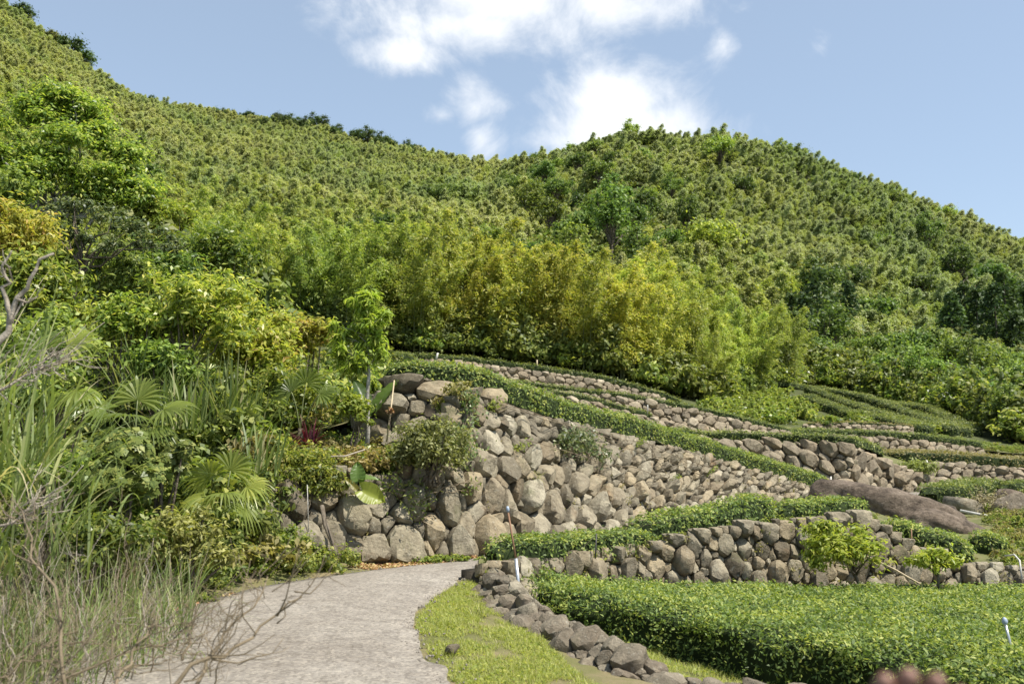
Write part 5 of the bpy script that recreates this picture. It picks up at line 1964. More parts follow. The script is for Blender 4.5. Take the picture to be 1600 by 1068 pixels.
bush('shrub', 'pale leaved shrub right of the sword leaved plants', 400, 650, 16.0, 40, 34, 2600, .12, .06, M['ivy'], color=(1.1, 1.1, 1.0))
bush('shrub', 'small dark shrub under the shady bank, above the middle fan palm', 250, 570, 15, 60, 34, 3000, .11, .05, M['broad'], color=(1.5, 1.7, 1.2))
bush('shrub', 'dense bushes at the top of the bank below the bamboo', 330, 400, 30, 75, 50, 4800, .2, .08, M['shrub'], color=(.8, .95, .8))
bush('shrub', 'loose bushes at the top of the bank right of the large tree', 245, 345, 34, 55, 40, 4200, .2, .08, M['warm'], color=(.7, .85, .8))
bush('shrub', 'dark bushes below the large tree on the bank', 100, 400, 25, 90, 50, 5600, .17, .07, M['broad'], color=(1.2, 1.3, 1.0))
bush('shrub', 'bushes at the far left edge beside the large tree', -20, 310, 26, 70, 60, 4800, .17, .07, M['broad'], color=(1.3, 1.3, .9))


def young_tree():
    d = 15.7
    base = P(573, 686, d)
    root = thing('young_tree', 'slender young tree with pale straight trunk and drooping bright leaves', 'tree', base)
    top = P(576, 465, d) - base
    k = np.linspace(0, 1, 9)[:, None]
    pth = np.array((0, 0, -.2)) * (1 - k) + top * k
    pth[1:-1] += rng.normal(0, .012, (7, 3))
    parts = [tube(pth, np.linspace(.042, .012, 9), 8)]
    cps, crs = [], []
    for (px, py, rx, rz) in [(568, 480, 26, 18), (590, 500, 22, 20), (545, 515, 28, 20), (575, 520, 28, 22), (530, 545, 24, 22), (565, 550, 30, 20), (592, 540, 18, 16), (545, 565, 30, 14), (575, 470, 16, 12)]:
        c = P(px, py, d) - base
        for _ in range(5):
            q = c + rand_unit(1)[0] * rng.uniform(.3, 1) * np.array((rx * d / F, .25, rz * d / F))
            cps.append(q)
            crs.append(rng.uniform(.07, .13))
            t = np.clip(q[2] / top[2] - .08, .45, .97)
            st = top * t
            parts.append(tube(np.array([st, (st + q) / 2 + (0, 0, .04), q]), [.009, .006, .003], 4))
    V, Q = join(parts)
    link('trunk', mesh_np('trunk', V, Q, M['pale_bark']), root)
    V, Q, r = clump_leaves(np.array(cps), np.array(crs) * 1.3, 130, .15, .034, flat=.8, up=.7, droop=1.0)
    link('crown', mesh_np('crown', V, Q, M['lime'], r), root).color = (.95, 1.05, .9, 1)


young_tree()
bush('shrub', 'small yellow green shrub at the foot of the slender young tree', 552, 640, 15.4, 34, 34, 1700, .075, .035, M['lime'], ground=zz(690, 15.4), n_clump=22, clump=.3, color=(.75, .8, .8), r0=.015)
bush('lime_tree', 'small lime green tree with wide crown in front of the low stone wall', 1306, 856, 13.9, 72, 42, 4300, .085, .03, M['lime'], ground=-.85, n_clump=40, clump=.25, stems=14, cat='tree', fork=((1345, 935, 13.9), (1335, 890, 13.9)), r0=.028, up=.8)
bush('lime_tree', 'smaller lime green tree standing in the tea bed at the right', 1458, 876, 13.6, 44, 20, 1500, .085, .03, M['lime'], ground=-.85, n_clump=26, clump=.25, stems=10, cat='tree', fork=((1467, 940, 13.6), (1465, 893, 13.6)), r0=.022, up=.8)

bush('shrub', 'leafy shrub behind the reeds under the dead white branch', 70, 610, 10.6, 70, 48, 4200, .085, .038, M['shrub'], n_clump=30, color=(.85, .95, .9))
bush('shrub', 'low leafy shrub left of the ivy mound', 60, 735, 9.8, 60, 46, 3600, .08, .034, M['shrub'], n_clump=30, color=(.75, .85, .9))
bush('shrub', 'loose green sapling foliage between the umbrella tree and the thin forked trunk', 215, 500, 15.5, 60, 45, 4000, .1, .04, M['shrub'], n_clump=30, color=(1.1, 1.15, .9))

# --- plants of the bank foot
bush('ivy_mound', 'mound of big lobed ivy leaves on the bank above the dry weeds', 168, 745, 11.6, 80, 70, 5200, .14, .075, M['ivy'], n_clump=30, palmate=True, cat='ivy', clump=.3)
bush('ivy_mound', 'smaller patch of lobed ivy leaves trailing right of the big ivy mound', 255, 712, 12.2, 45, 40, 2000, .12, .065, M['ivy'], n_clump=16, palmate=True, cat='ivy', clump=.3)
bush('weed_thicket', 'tangled thicket of yellowish weeds at the road edge under the ivy', 285, 855, 11.0, 75, 58, 5200, .075, .03, M['olive'], n_clump=36, cat='weeds', color=(1.0, 1.1, .9))
bush('weed_thicket', 'green weeds below the ivy mound behind the dry stalks', 130, 850, 10.2, 100, 52, 4800, .085, .032, M['shrub'], n_clump=36, cat='weeds', color=(.7, .75, .8))
bush('weed_thicket', 'olive weeds spilling over the bench beside the red cordyline', 480, 722, 14.5, 62, 20, 3600, .075, .03, M['cover'], ground=1.4, n_clump=30, cat='weeds', ry=.7, color=(1.05, .95, .9))
bush('weed_thicket', 'dry yellowish weeds covering the bench left of the big round bush', 570, 722, 14.9, 60, 22, 3600, .07, .028, M['olive'], ground=1.4, n_clump=30, cat='weeds', ry=.7, color=(1.15, 1.05, .9))
bush('weed_thicket', 'hanging weeds on the lower wall left of the big heart shaped leaf', 490, 755, 14.0, 55, 26, 2800, .07, .028, M['cover'], ground=.6, n_clump=26, cat='weeds', ry=.3, droop=1.0, color=(.9, .85, .9))
bush('weed_thicket', 'leafy round bush hanging over the corner of the great stone wall', 672, 700, 14.7, 66, 42, 6200, .075, .03, M['olive'], ground=1.2, n_clump=44, cat='shrub', ry=.5, droop=.7, color=(.8, .95, 1.0))
bush('ground_cover', 'bright green low herbs spreading along the road edge below the wall', 470, 880, 13.2, 92, 26, 7000, .055, .026, M['cover'], ground=.02, n_clump=60, cat='herbs', ry=.7, clump=.22, lower=-.2)
bush('ground_cover', 'pale green herbs heaped against the shaded lower wall', 440, 850, 13.3, 62, 28, 4200, .055, .026, M['cover'], ground=.05, n_clump=40, cat='herbs', ry=.5, clump=.24, color=(.8, .85, 1.0))
bush('ground_cover', 'small round tuft of herbs at the very edge of the road', 325, 936, 10.7, 20, 9, 700, .045, .02, M['cover'], ground=0, n_clump=14, cat='herbs', clump=.3)
bush('ground_cover', 'thin strip of herbs between the great wall and the road bend', 700, 874, 14.2, 60, 7, 1500, .05, .022, M['cover'], ground=.02, n_clump=40, cat='herbs', ry=.22, clump=.12, lower=-.2)
bush('dry_bush', 'dry tangled bush on the bank at the right edge under the square hedge', 1545, 800, 27.5, 42, 30, 3600, .11, .03, M['straw'], ground=-.3, n_clump=30, cat='shrub', color=(1.0, 1.05, .8))
bush('dry_bush', 'green weeds under the white hose at the right', 1545, 838, 25, 40, 20, 2600, .1, .035, M['cover'], ground=-.6, n_clump=24, cat='weeds')
bush('dry_bush', 'mixed weeds at the right edge below the dry bush', 1590, 860, 22, 40, 36, 2600, .1, .035, M['olive'], ground=-.7, n_clump=24, cat='weeds')
bush('dry_bush', 'fringe of dry and green grass hanging over the corner wall beside the olive field', 1425, 732, 37.4, 40, 14, 2600, .14, .04, M['olive'], ground=.6, n_clump=30, cat='weeds', ry=.7, droop=1.0, color=(.85, 1.1, .9))
bush('dry_bush', 'pale brown tuft beside the gravel track under the corner wall', 1410, 763, 36.2, 22, 5, 700, .12, .03, M['straw'], ground=.0, n_clump=12, cat='weeds')

# palms
def palm_at(label, px, py, d, hubs):
    base = P(px, py, d)
    fans = []
    for (hx, hy, dd, ax, nr, rad, dr) in hubs:
        fans.append((P(hx, hy, d + dd) - base, ax, nr, rad, dr))
    fan_palm(label, base, fans)


palm_at('fan palm with wide bright fans in the middle of the bank, above the ivy', 215, 700, 12.7, [
    (165, 640, -.25, (-.8, -.3, .35), (-.2, -.45, 1), .62, .3), (215, 625, .1, (.1, .2, 1), (.1, -1, .3), .6, .3), (255, 640, -.2, (.9, -.2, .25), (.1, -.5, 1), .62, .35), (200, 650, -.5, (-.1, -.9, .2), (0, -.3, 1), .55, .4),
    (235, 668, -.4, (.6, -.7, -.1), (.2, -.5, 1), .5, .5), (180, 670, -.35, (-.7, -.5, -.4), (-.3, -.6, .8), .45, .6)])
palm_at('dark drooping fan palm beside the shaded lower stone wall', 352, 835, 12.6, [
    (330, 745, 0, (-.6, -.2, .8), (-.4, -1, .4), .5, .4), (360, 735, .05, (.2, .1, 1), (.1, -1, .3), .52, .3), (385, 760, 0, (.9, -.2, .2), (.3, -.6, .8), .5, .45), (320, 775, -.2, (-.8, -.5, -.2), (-.5, -.6, .6), .48, .6),
    (350, 770, -.3, (.1, -.9, .1), (0, -.6, .9), .48, .6), (375, 785, -.2, (.5, -.6, -.5), (.5, -.6, .5), .45, .6)])
palm_at('fan palm frond reaching over the bench behind the red cordyline', 470, 680, 16.5, [
    (455, 612, 0, (-.7, -.1, .6), (-.4, -.8, .7), .55, .35), (478, 600, .1, (.2, 0, 1), (.1, -1, .4), .55, .3), (500, 615, 0, (.9, -.1, .3), (.3, -.7, .8), .55, .4)])
palm_at('fan palm half hidden in the reeds at the left', 95, 640, 10.8, [
    (70, 545, 0, (-.5, -.2, .7), (-.3, -.8, .7), .5, .4), (105, 540, 0, (.8, -.1, .4), (.2, -.7, .8), .55, .4), (120, 610, -.3, (.5, -.7, -.2), (.2, -.6, .9), .45, .6)])

# sword leaved plants
for (px, py, d, n, L_, lab) in [(230, 640, 14.6, 70, 1.0, 'sword leaved clump left of the thin forked trunk'), (345, 690, 15.2, 80, 1.15, 'tall sword leaved clump right of the thin forked trunk'), (375, 700, 15.6, 60, 1.0, 'sword leaved clump beside the pale leaved shrub'),
                                (285, 670, 14.2, 50, .8, 'shorter sword leaved clump at the foot of the thin forked trunk'), (400, 745, 13.6, 40, .7, 'stiff upright leaves behind the dark drooping palm'), (260, 600, 16, 60, .9, 'sword leaves in the shade behind the thin trunk')]:
    tuft('sword_plant', lab, P(px, py, d), n, L_, .05, M['reed'], .16, .3, .55, 'plant', 'sword leaved plants on the bank')
tuft('cordyline', 'dark red cordyline with a fountain of narrow leaves on the bench', P(483, 700, 15.2), 70, .46, .035, M['red'], .03, .75, .7, 'plant')
tuft('spider_plant', 'pale green strappy plant left of the red cordyline', P(445, 712, 15.0), 45, .36, .025, M['lime'], .03, .9, .9, 'plant')
tuft('grass_tuft', 'upright grey green rush against the lower wall', P(420, 835, 13.1), 40, .5, .014, M['reed'], .07, .18, .25)
tuft('grass_tuft', 'pale grass tuft growing out of the great wall', P(795, 735, 16.6), 45, .36, .016, M['straw'], .07, .5, 1.2, biased=(.3, -.4, 0))
tuft('grass_tuft', 'yellowish grass tuft lower right on the great wall', P(828, 752, 16.9), 40, .32, .016, M['grass'], .07, .5, 1.4, biased=(.3, -.4, 0))
# tall reeds at the left edge
for (px, py, d, n, L_, lab, b) in [(-30, 800, 7.6, 130, 1.75, 'tall arching reeds cut by the left edge', (.2, 0, 0)), (40, 720, 9.0, 120, 1.45, 'dense reed clump beside the dead white branch', (.15, 0, 0)), (70, 830, 8.2, 90, 1.25, 'reed clump leaning over the dry weeds', (.2, -.1, 0)),
                                   (-60, 640, 8.6, 110, 1.6, 'highest reeds at the left edge', (.3, 0, 0)), (20, 900, 7.0, 90, 1.0, 'low reeds in the lower left', (.1, -.1, 0))]:
    tuft('reed_clump', lab, P(px, py, d), int(n * .62), L_ * .8, .03, M['reed'], .26, .42, 1.35, 'reeds', 'reeds at the left edge', 9, b)


# heart shaped leaves
def taro(label, base, leafs, col=None):
    base = np.asarray(base, float)
    root = thing('taro_plant', label, 'plant', base)
    for (px, py, d, ax, nr, L_, W_, c) in leafs:
        V, Q = big_leaf(L_, W_)
        hub = P(px, py, d) - base
        V = rot_to(V, ax, nr) + hub
        o = link('leaf', mesh_np('leaf', V, Q, M['taro'], np.full(len(V), .6)), root)
        o.color = (*c, 1)
        k = np.linspace(0, 1, 6)[:, None]
        pth = hub * k + np.array((0, 0, .1)) * np.sin(k * np.pi)
        V, Q = tube(pth, .011, 5)
        link('stalk', mesh_np('stalk', V, Q, M['culm']), o)
    return root


taro('taro with one big sunlit heart shaped leaf hanging on the lower wall', P(556, 775, 14.1), [
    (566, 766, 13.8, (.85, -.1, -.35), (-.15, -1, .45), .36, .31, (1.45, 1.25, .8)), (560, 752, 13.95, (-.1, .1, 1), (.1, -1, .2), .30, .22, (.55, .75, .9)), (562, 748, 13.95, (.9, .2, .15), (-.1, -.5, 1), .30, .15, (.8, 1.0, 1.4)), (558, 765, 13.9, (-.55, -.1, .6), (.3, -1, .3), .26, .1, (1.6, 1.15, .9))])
taro('giant upright taro leaves behind the slender young tree', P(585, 640, 16.2), [
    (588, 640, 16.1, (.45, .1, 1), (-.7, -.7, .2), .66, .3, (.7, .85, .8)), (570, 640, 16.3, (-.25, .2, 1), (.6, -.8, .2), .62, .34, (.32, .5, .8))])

# creepers on the great wall
vine('dark creeper patch in the middle of the great wall', SHEETS['W1'], [(895, 695, .26, .16, .6), (870, 690, .14, .14, .25), (925, 715, .12, .1, .15)], 1500, .075, M['grey_leaf'])
vine('thin creeper climbing the great wall above the round bush', SHEETS['W1'], [(700, 690, .12, .12, .4), (712, 640, .08, .16, .35), (722, 700, .1, .2, .25)], 800, .07, M['grey_leaf'], color=(1.1, 1.2, .9))
vine('little tuft of creeper near the foot of the great wall under the round bush', SHEETS['W1'], [(640, 790, .16, .14, .5), (720, 775, .06, .06, .15), (600, 770, .2, .1, .35)], 500, .06, M['ivy'])
vine('small weeds rooted in the joints of the great wall', SHEETS['W1'], [(985, 700, .05, .05, .2), (1100, 745, .05, .05, .2), (800, 700, .06, .05, .2), (1040, 760, .05, .05, .2), (760, 640, .05, .05, .2)], 500, .06, M['cover'])


for key, n_, lab in (('W1', 70, 'scattered small weeds growing in the joints all over the great wall'), ('W2', 45, 'scattered small weeds growing in the joints of the low wall')):
    sh_ = SHEETS[key]
    Cs = []
    for _ in range(n_):
        u_ = rng.uniform(.03, .97) * sh_.len
        v_ = rng.uniform(.05, 1.0) * float(sh_.h(u_))
        m_ = int(rng.integers(8, 40))
        Cs.append(sh_.pt(u_ + rng.normal(0, .05, m_), v_ + rng.normal(0, .05, m_), np.abs(rng.normal(.06, .04, m_))))
    C_ = np.vstack(Cs)
    b_ = C_.mean(0)
    V_, Q_, r_ = leaves(C_ - b_, rand_unit(len(C_)) * .9 + (.25, -.4, .7), .07, .022, T=rand_unit(len(C_)) + (0, -.3, .1))
    o_ = link('joint_weeds', mesh_np('joint_weeds', V_, Q_, M['olive'], r_), None, b_)
    o_['kind'] = 'stuff'
    tag(o_, lab, 'weeds')


# grass and leaf litter ------------------------------------------------------
def in_poly(poly, x, y):
    ins = np.zeros(len(x), bool)
    n = len(poly)
    for i in range(n):
        x1, y1 = poly[i]
        x2, y2 = poly[(i + 1) % n]
        c = ((y1 > y) != (y2 > y)) & (x < (x2 - x1) * (y - y1) / (y2 - y1 + 1e-12) + x1)
        ins ^= c
    return ins


def carpet(name, label, poly_px, n, length, width, mat, cat, leafy=False, patchy=0.0, lean=.6):
    pp = np.array([ray_ground(*q) for q in poly_px])
    lo, hi = pp.min(0), pp.max(0)
    x = rng.uniform(lo[0], hi[0], n * 3)
    y = rng.uniform(lo[1], hi[1], n * 3)
    k = in_poly(pp[:, :2], x, y)
    x, y = x[k][:n], y[k][:n]
    if patchy:
        keep = np.array([mnoise.noise((a * 2.2, b * 2.2, 6)) + .5 * mnoise.noise((a * 7, b * 7, 2)) for a, b in zip(x, y)]) > patchy + rng.normal(0, .12, len(x))
        x, y = x[keep], y[keep]
    z = np.array([Zg(800 + F * a / b * 0.985, b) for a, b in zip(x, y)])
    C = np.stack([x, y, z], 1)
    b0 = C.mean(0)
    m = len(C)
    if leafy:
        V, Q, r = leaves(C - b0 + (0, 0, length * .3) + rand_unit(m) * length * .3, rand_unit(m) * .6 + (0, 0, 1), length, width)
    else:
        d = rng.normal(0, lean, (m, 3))
        d[:, 2] = 1
        V, Q, r = ribbon(C - b0, d, length * rng.uniform(.4, 1.5, m), width, rng.uniform(.2, 1.6, m), 3)
    o = link(name, mesh_np(name, V, Q, mat, r), None, b0)
    o['kind'] = 'stuff'
    tag(o, label, cat)
    return o


VERGE = [(648, 985), (655, 957), (680, 935), (715, 912), (742, 903), (775, 935), (815, 970), (860, 1010), (930, 1072), (1010, 1096), (1110, 1112), (1060, 1160), (800, 1190), (716, 1075), (672, 1024)]
carpet('verge_grass', 'short yellowish green grass on the verge inside the road bend', VERGE, 42000, .045, .006, M['grass'], 'grass', patchy=-.24)
carpet('verge_herbs', 'tiny leaves of clover and weeds in the verge grass', VERGE, 9000, .035, .022, M['cover'], 'herbs', leafy=True, patchy=-.05)
BED = [(748, 900), (790, 915), (830, 932), (900, 962), (1000, 1000), (1120, 1035), (1260, 1075), (1300, 1110), (1130, 1085), (1000, 1052), (900, 1012), (830, 968), (780, 930)]
carpet('bed_grass', 'bright grass strip between the stone kerb and the tea bed', BED, 22000, .055, .007, M['grass'], 'grass', patchy=-.3)
carpet('bed_herbs', 'small weeds in the grass strip by the tea bed', BED, 4500, .04, .026, M['cover'], 'herbs', leafy=True, patchy=-.05)
carpet('leaf_litter', 'rusty fallen leaves along the foot of the great wall', [(545, 886), (580, 877), (660, 874), (745, 868), (752, 876), (690, 884), (610, 893)], 2200, .05, .03, M['litter'], 'leaves', leafy=True)
carpet('leaf_litter', 'brown litter at the road edge by the weed thicket', [(240, 968), (300, 945), (360, 925), (380, 935), (320, 960), (250, 985)], 500, .05, .03, M['litter'], 'leaves', leafy=True)
for (px, py, n, L_, lab) in [(748, 962, 60, .16, 'leafy grass tuft on the verge beside the kerb'), (698, 980, 50, .14, 'grass tuft in the middle of the verge'), (690, 1025, 30, .1, 'small tuft of grass near the road edge of the verge')]:
    tuft('grass_tuft', lab, ray_ground(px, py), n, L_, .012, M['grass'], .05, .7, 1.3)


def road_gravel():
    C = []
    for E, n in ((ROAD_R[:75], 420), (ROAD_L[:75], 420)):
        i = rng.integers(8, len(E) - 1, n)
        C.append(E[i] * (1 - .5) + E[i + 1] * .5 + np.stack([rng.normal(0, .09, n), rng.normal(0, .09, n), rng.uniform(0, .004, n)], 1))
    C = np.vstack(C)
    D, Fc = ICO[2]
    b0 = C.mean(0)
    parts = [(c - b0 + D * rng.uniform(.5, 1.2, 3) * rng.uniform(.004, .013), Fc) for c in C]
    V, Q = join(parts)
    o = link('gravel', mesh_np('gravel', V, Q, M['gravel']), None, b0)
    o['kind'] = 'stuff'
    tag(o, 'loose gravel scattered along both edges of the road', 'gravel')


road_gravel()


def mound_weeds():
    kinds = [blob_mesh('weed', M['cover'], (.7, .7, .35), 12, 34, .2), blob_mesh('weed', M['cover'], (.5, .5, .5), 10, 34, .2), blob_mesh('weed', M['shrub'], (.6, .6, .5), 10, 34, .22)]
    pts, rots, scls, ids = [], [], [], []
    for _ in range(3600):
        px = rng.uniform(1105, 1530)
        d = rng.uniform(55.5, 84)
        lim = np.interp(px, [1105, 1200, 1258, 1330, 1390, 1450, 1530], [72, 80, 76, 69, 64, 61, 58])
        if d > lim:
            continue
        pts.append(G(px, d) - (0, 0, .15))
        lush = px < 1230 or mnoise.noise((px * .03, d * .2, 2)) > .25
        s = rng.uniform(.45, 1.05) if lush else rng.uniform(.25, .5)
        scls.append((s, s, s * (1 if lush else .5)))
        rots.append((0, 0, rng.uniform(0, 6.28)))
        ids.append(int(rng.choice([0, 1, 2] if lush else [0, 0, 1])))
    scatter('mound_weeds', 'low green weeds covering the mound beside the tea rows', kinds, pts, rots, scls, ids, 'weeds')


mound_weeds()


# dry stalks in the lower left corner ------------------------------------------
def stalks():
    n = 2700
    px = rng.uniform(-260, 345, n)
    d = rng.uniform(4.6, 10.2, n)
    keep = d < np.interp(px, [-260, 60, 200, 345], [10, 9.8, 10.2, 10.9])
    keep &= d > np.interp(px, [-260, 0, 100, 250, 345], [4.2, 5.2, 6.6, 8.6, 10.1])
    px, d = px[keep], d[keep]
    C = np.array([G(a, b) for a, b in zip(px, d)])
    m = len(C)
    dr = rng.normal(0, .42, (m, 3)) + (.12, 0, 0)
    dr[:, 2] = 1
    V, Q, r = ribbon(C, dr, rng.uniform(.2, 1.1, m) * np.interp(px, [-260, 120, 345], [1.15, .95, .7]), rng.uniform(.004, .010, m), rng.uniform(.1, 1.2, m), 5)
    o = link('dry_stalks', mesh_np('dry_stalks', V, Q, M['straw'], r))
    o['kind'] = 'stuff'
    tag(o, 'thicket of thin dry stalks and grasses in the lower left corner', 'dry grass')
    n = 1500
    px = rng.uniform(-260, 300, n)
    d = np.interp(px, [-260, 60, 300], [8.5, 8.6, 10]) + rng.uniform(-2.2, .7, n)
    C = np.array([G(a, max(b, 5)) for a, b in zip(px, d)])
    dr = rng.normal(0, .4, (n, 3)) + (.15, -.05, 0)
    dr[:, 2] = 1
    V, Q, r = ribbon(C, dr, rng.uniform(.3, .95, n), rng.uniform(.008, .02, n), rng.uniform(.5, 1.8, n), 6)
    o = link('green_stalks', mesh_np('green_stalks', V, Q, M['reed'], r))
    o['kind'] = 'stuff'
    tag(o, 'green grass blades growing up through the dry stalks at the lower left', 'grass')


stalks()


def branch(label, pts, r0, nt=26, tl=.5, name='dry_branch', mat='twig', up=.5):
    pts = resample(np.array(pts), 12)
    b0 = pts[0].copy()
    root = thing(name, label, 'branch', b0)
    pts = pts - b0
    pts[1:-1] += rng.normal(0, .012, (10, 3))
    V, Q = tube(pts, np.linspace(r0, r0 * .3, 12), 6)
    link('stem', mesh_np('stem', V, Q, M[mat]), root)
    parts = []
    for _ in range(nt):
        i = rng.integers(2, 12)
        d = norm(norm(pts[min(i, 11)] - pts[i - 1]) + rng.normal(0, .5, 3) + (0, 0, up * .5))
        L_ = tl * rng.uniform(.3, 1)
        k = np.linspace(0, 1, 5)[:, None]
        pth = pts[i - 1] * (1 - k * 0) + d * L_ * k + np.cumsum(rng.normal(0, .02, (5, 3)), 0)
        parts.append(tube(pth, np.linspace(r0 * .35, r0 * .12, 5), 4))
        for _ in range(2):
            j = rng.integers(1, 4)
            e = norm(d + rng.normal(0, .6, 3))
            parts.append(tube(pth[j] + e * np.linspace(0, L_ * .5, 4)[:, None] + np.cumsum(rng.normal(0, .01, (4, 3)), 0), np.linspace(r0 * .2, r0 * .08, 4), 4))
    V, Q = join(parts)
    link('twigs', mesh_np('twigs', V, Q, M[mat]), root)['kind'] = 'stuff'
    return root


branch('long bare twig reaching right over the road from the bottom edge', [P(230, 1100, 4.0), P(300, 1050, 4.1), P(370, 1010, 4.3), P(410, 975, 4.4), P(472, 932, 4.5)], .011, 14, .3)
branch('bare forked twig standing up over the road', [P(300, 1080, 4.4), P(345, 1005, 4.6), P(395, 945, 4.7), P(418, 900, 4.8)], .009, 16, .3)
branch('thin upright bare twig between the dry stalks and the road', [P(285, 1030, 4.9), P(300, 985, 5), P(308, 945, 5.0)], .008, 10, .25)
branch('bare dark twig rising through the dry stalks at the lower left', [P(165, 1090, 4.2), P(215, 1010, 4.4), P(250, 960, 4.5)], .009, 20, .32)
branch('bare dark stalk at the far lower left', [P(105, 1090, 4.2), P(100, 1000, 4.3), P(75, 900, 4.5), P(20, 780, 4.8)], .009, 20, .35)
branch('tangle of fine bare twigs in the lower left corner', [P(40, 1120, 4.4), P(120, 1040, 4.5), P(240, 1010, 4.6), P(330, 985, 4.8)], .007, 24, .4)
branch('second tangle of fine twigs at the very bottom left', [P(-60, 1100, 4.6), P(60, 1020, 4.7), P(150, 1000, 4.8)], .007, 24, .4)
for k_, (bx, by, d_, tx, ty, lab) in enumerate([
        (20, 1090, 5.0, 5, 930, 'upright bare twig nearest the lower left corner'), (75, 1085, 5.2, 95, 905, 'upright bare twig beside the lower left corner twigs'), (130, 1060, 5.6, 120, 860, 'tall bare grey stalk among the reeds at the lower left'),
        (160, 1070, 5.4, 190, 880, 'bare stalk leaning right in front of the weeds'), (205, 1060, 5.5, 240, 840, 'thin bare stalk rising before the tangled yellow weeds'), (235, 1050, 5.6, 228, 900, 'short bare stalk left of the upright twig'),
        (265, 1075, 5.2, 262, 930, 'bare stalk at the inner edge of the dry thicket'), (330, 1080, 4.9, 352, 950, 'fine bare twig over the road left of the long one'), (50, 1000, 6.2, 75, 800, 'bare stalk against the green reeds'), (180, 1000, 6.4, 205, 800, 'bare grey stalk before the ivy mound'), (110, 1100, 4.8, 150, 960, 'low forked twig at the bottom left edge')]):
    branch(lab, [P(bx, by, d_), P((bx * 2 + tx) / 3 + 6, (by * 2 + ty) / 3, d_), P((bx + tx * 2) / 3 - 4, (by + ty * 2) / 3, d_ + .05), P(tx, ty, d_ + .1)], .005, 11, .28, mat='twig' if k_ % 2 else 'dead_wood')
branch('thick dead white branch at the left edge above the reeds', [P(-15, 560, 5.4), P(15, 510, 5.4), P(32, 450, 5.4), P(58, 415, 5.4), P(84, 396, 5.4)], .022, 3, .25, 'dead_branch', 'dead_wood')
branch('shorter forked dead branch at the far left edge', [P(14, 505, 5.4), P(8, 455, 5.4), P(4, 420, 5.4), P(18, 392, 5.4)], .016, 2, .2, 'dead_branch', 'dead_wood')
branch('grey dead brushwood hanging over the reeds at the left', [P(-40, 620, 6.2), P(20, 600, 6.2), P(70, 570, 6.3), P(110, 560, 6.4)], .012, 26, .4, 'dead_branch', 'dead_wood', up=0)
branch('grey fallen branch at the left edge lower among the reeds', [P(-30, 850, 5.8), P(20, 820, 5.8), P(60, 790, 5.9), P(95, 775, 6)], .012, 18, .3, 'dead_branch', 'dead_wood', up=0)

# ------------------------------------------------------------------ poles, canes, hoses
def pole():
    a, b, c = P(813, 925, 12.0), P(806, 872, 12.1), P(794, 800, 12.3)
    root = thing('sprinkler_pole', 'leaning metal sprinkler pole with pale lower sleeve beside the tea bed', 'pole', a)
    for nm, p, q, r, m in (('sleeve', a - (0, 0, .15), b, .022, 'metal'), ('riser', b, c, .012, 'rust_metal')):
        V, Q = tube(np.array([p, (p + q) / 2, q]) - a, r, 10)
        link(nm, mesh_np(nm, V, Q, M[m]), root)
    V, Q = tube(np.array([c, c + (-.004, 0, .03), c + (-.006, 0, .05), c + (-.008, 0, .075)]) - a, [.014, .022, .022, .012], 8)
    link('nozzle', mesh_np('nozzle', V, Q, M['blue_grey']), root)


pole()
stick('cane', 'dry bamboo cane leaning against the rough wall on the bench', [P(604, 690, 15.5), P(610, 645, 15.6), P(616, 594, 15.8)], [.014, .013, .011], M['cane'], 'cane')
bush('dry_leaf_bunch', 'small bunch of rusty dead leaves caught on the leaning cane', 609, 642, 15.5, 7, 8, 90, .07, .04, M['litter'], ground=zz(655, 15.5), n_clump=6, stems=3, cat='leaves', r0=.005)
for (a, b, r, m, lab) in [((930, 872, 13.3), (932, 833, 13.4), .009, 'dark_stake', 'dark stake standing in the low hedge right of the leaning pole'), ((1120, 822, 16.0), (1121, 792, 16.1), .009, 'dark_stake', 'dark stake behind the middle hedge'), ((1189, 835, 16.4), (1190, 787, 16.6), .01, 'rust_metal', 'rusty stake at the right end of the middle hedge'),
                          ((1425, 860, 16.0), (1424, 826, 16.1), .01, 'rust_metal', 'rusty stake in front of the dark hedge below the boulder'), ((709, 605, 17.0), (714, 565, 17.1), .01, 'dark_stake', 'thin dark stake in the hedge on top of the great wall'), ((681, 563, 47), (684, 551, 47), .05, 'white_pipe', 'small white post on the highest terrace'),
                          ((1299, 778, 31.8), (1298, 744, 31.9), .03, 'white_pipe', 'white pipe standing against the huge square block'), ((1453, 733, 38.8), (1447, 719, 38.8), .05, 'white_pipe', 'short white pipe at the end of the field wall'), ((1203, 622, 78), (1203, 602, 78), .05, 'metal', 'thin pale post at the edge of the bamboo grove'),
                          ((839, 575, 50.3), (839, 562, 50.3), .04, 'cane', 'short pale post in the highest hedge'), ((1012, 645, 37), (1012, 632, 37), .02, 'white_pipe', 'thin white marker above the second terrace hedge')]:
    stick('stake', lab, [P(*a), (P(*a) + P(*b)) / 2, P(*b)], r, M[m], 'stake')
stick('bamboo_rod', 'long pale bamboo rod leaning on the low wall by the lime green tree', [P(1354, 868, 14.5), P(1400, 890, 14.3), P(1440, 913, 14.1)], .012, M['cane'], 'rod')
stick('hose', 'white irrigation hose arching over the low boulder at the right', [P(1500, 797, 26.2), P(1530, 803, 26), P(1558, 808, 25.8), P(1572, 815, 25.7), P(1582, 830, 25.6)], .035, M['white_pipe'], 'hose')
stick('hose', 'white hose curling down at the right edge by the low wall', [P(1570, 868, 15.6), P(1585, 866, 15.4), P(1593, 875, 15.2), P(1597, 905, 15.1)], .014, M['white_pipe'], 'hose')
stick('dead_branch', 'crooked dead tree stem leaning against the shaded lower wall', [P(503, 790, 13.7), P(508, 820, 13.5), P(518, 845, 13.3), P(526, 866, 13.1)], [.032, .03, .026, .022], M['bark'], 'branch')
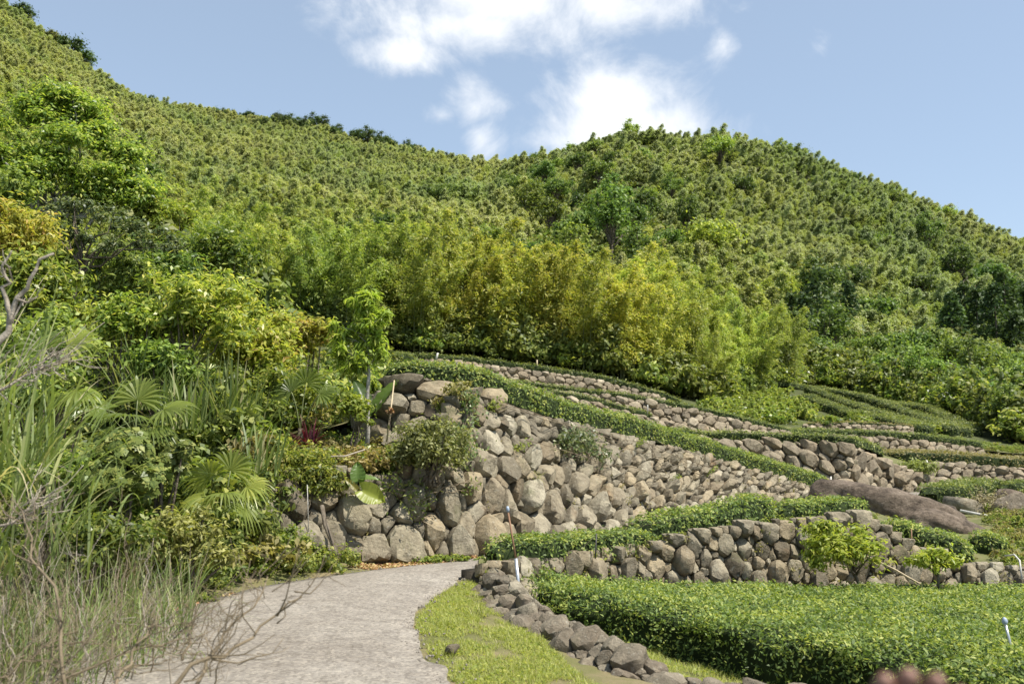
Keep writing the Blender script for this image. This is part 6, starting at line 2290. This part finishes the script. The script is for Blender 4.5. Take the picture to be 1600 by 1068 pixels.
stick('stake', 'pale thin stake in the herbs before the lower wall', [P(482, 830, 13.3), P(481, 790, 13.4), P(480, 757, 13.5)], .006, M['pale_bark'], 'stake')
stick('root', 'long bare root lying along the edge of the bench', [P(500, 728, 14.2), P(505, 713, 14.3), P(540, 712, 14.4), P(570, 702, 14.6)], .012, M['dead_wood'], 'root')
for (a, b, lab) in [((868, 895, 12.9), (930, 836, 13.35), 'thin pale guy wire beside the leaning pole'), ((931, 836, 13.4), (1121, 795, 16), 'thin wire strung between the two dark stakes'), ((680, 590, 16.9), (714, 567, 17.1), 'thin wire on the hedge above the great wall')]:
    stick('wire', lab, [P(*a), (P(*a) + P(*b)) / 2 - (0, 0, .01), P(*b)], .0014, M['bark'], 'wire', 5)


def sprinkler():
    a, b = P(1582, 1018, 8.3), P(1571, 975, 8.35)
    root = thing('sprinkler', 'blue grey sprinkler riser standing in the tea bed at the lower right', 'sprinkler', a)
    V, Q = tube(np.array([a - (0, 0, .3), a, (a + b) / 2, b]) - a, .011, 8)
    link('riser', mesh_np('riser', V, Q, M['metal']), root)
    V, Q = tube(np.array([b, b + (-.003, 0, .01), b + (-.005, 0, .03), b + (-.007, 0, .05), b + (-.008, 0, .06)]) - a, [.012, .022, .024, .016, .006], 8)
    link('head', mesh_np('head', V, Q, M['blue_grey']), root)


sprinkler()


# ------------------------------------------------------------------ the hand at the bottom edge
def hand():
    d = .85
    bm = bmesh.new()
    sk = bm.verts.layers.skin.verify()

    def vv(px, py, dd, r):
        v = bm.verts.new(P(px, py + 1, d + dd))
        v[sk].radius = (r, r)
        return v
    elbow = vv(1700, 1480, .25, .045)
    fore = vv(1600, 1330, .12, .036)
    wrist = vv(1530, 1230, .05, .028)
    palm = vv(1488, 1165, .02, .034)
    bm.edges.new((elbow, fore))
    bm.edges.new((fore, wrist))
    bm.edges.new((wrist, palm))
    k1 = vv(1462, 1128, .02, .016)
    bm.edges.new((palm, k1))
    fingers = [[(1402, 1118, .015, .0098), (1372, 1090, -.005, .0092), (1378, 1068, -.015, .0085), (1391, 1053, -.02, .0075)],
               [(1430, 1108, .02, .0102), (1408, 1080, -.005, .0095), (1416, 1060, -.018, .0088), (1431, 1046, -.022, .0078)],
               [(1470, 1105, .02, .0100), (1450, 1082, -.005, .0094), (1458, 1066, -.016, .0087), (1476, 1056, -.02, .0077)],
               [(1505, 1112, .018, .0088), (1492, 1096, -.002, .0083), (1500, 1084, -.01, .0077), (1513, 1078, -.012, .0068)]]
    for f in fingers:
        prev = k1
        for q in f:
            v = vv(*q)
            bm.edges.new((prev, v))
            prev = v
    prev = palm
    for q in [(1432, 1190, -.03, .014), (1395, 1170, -.05, .0115), (1382, 1140, -.055, .0095)]:
        v = vv(*q)
        bm.edges.new((prev, v))
        prev = v
    me = bpy.data.meshes.new('hand')
    bm.to_mesh(me)
    bm.free()
    me.materials.append(M['skin'])
    root = thing('person', 'curled fingertips of a hand reaching into the bottom edge at the right, dark sleeve', 'person', P(1488, 1165, d))
    o = link('hand', me, root)
    o.matrix_parent_inverse = root.matrix_world.inverted()
    o.location = [-c for c in root.location]
    me.skin_vertices[0].data[0].use_root = True
    m = o.modifiers.new('skin', 'SKIN')
    m.use_smooth_shade = True
    s = o.modifiers.new('sub', 'SUBSURF')
    s.levels = s.render_levels = 2
    base = np.array(root.location)
    pth = np.array([P(1552, 1262, d + .07), P(1600, 1330, d + .12), P(1650, 1405, d + .18), P(1720, 1510, d + .28)]) - base
    V, Q = tube(pth, [.036, .043, .05, .06], 12)
    link('sleeve', mesh_np('sleeve', V, Q, M['cloth']), root)


hand()
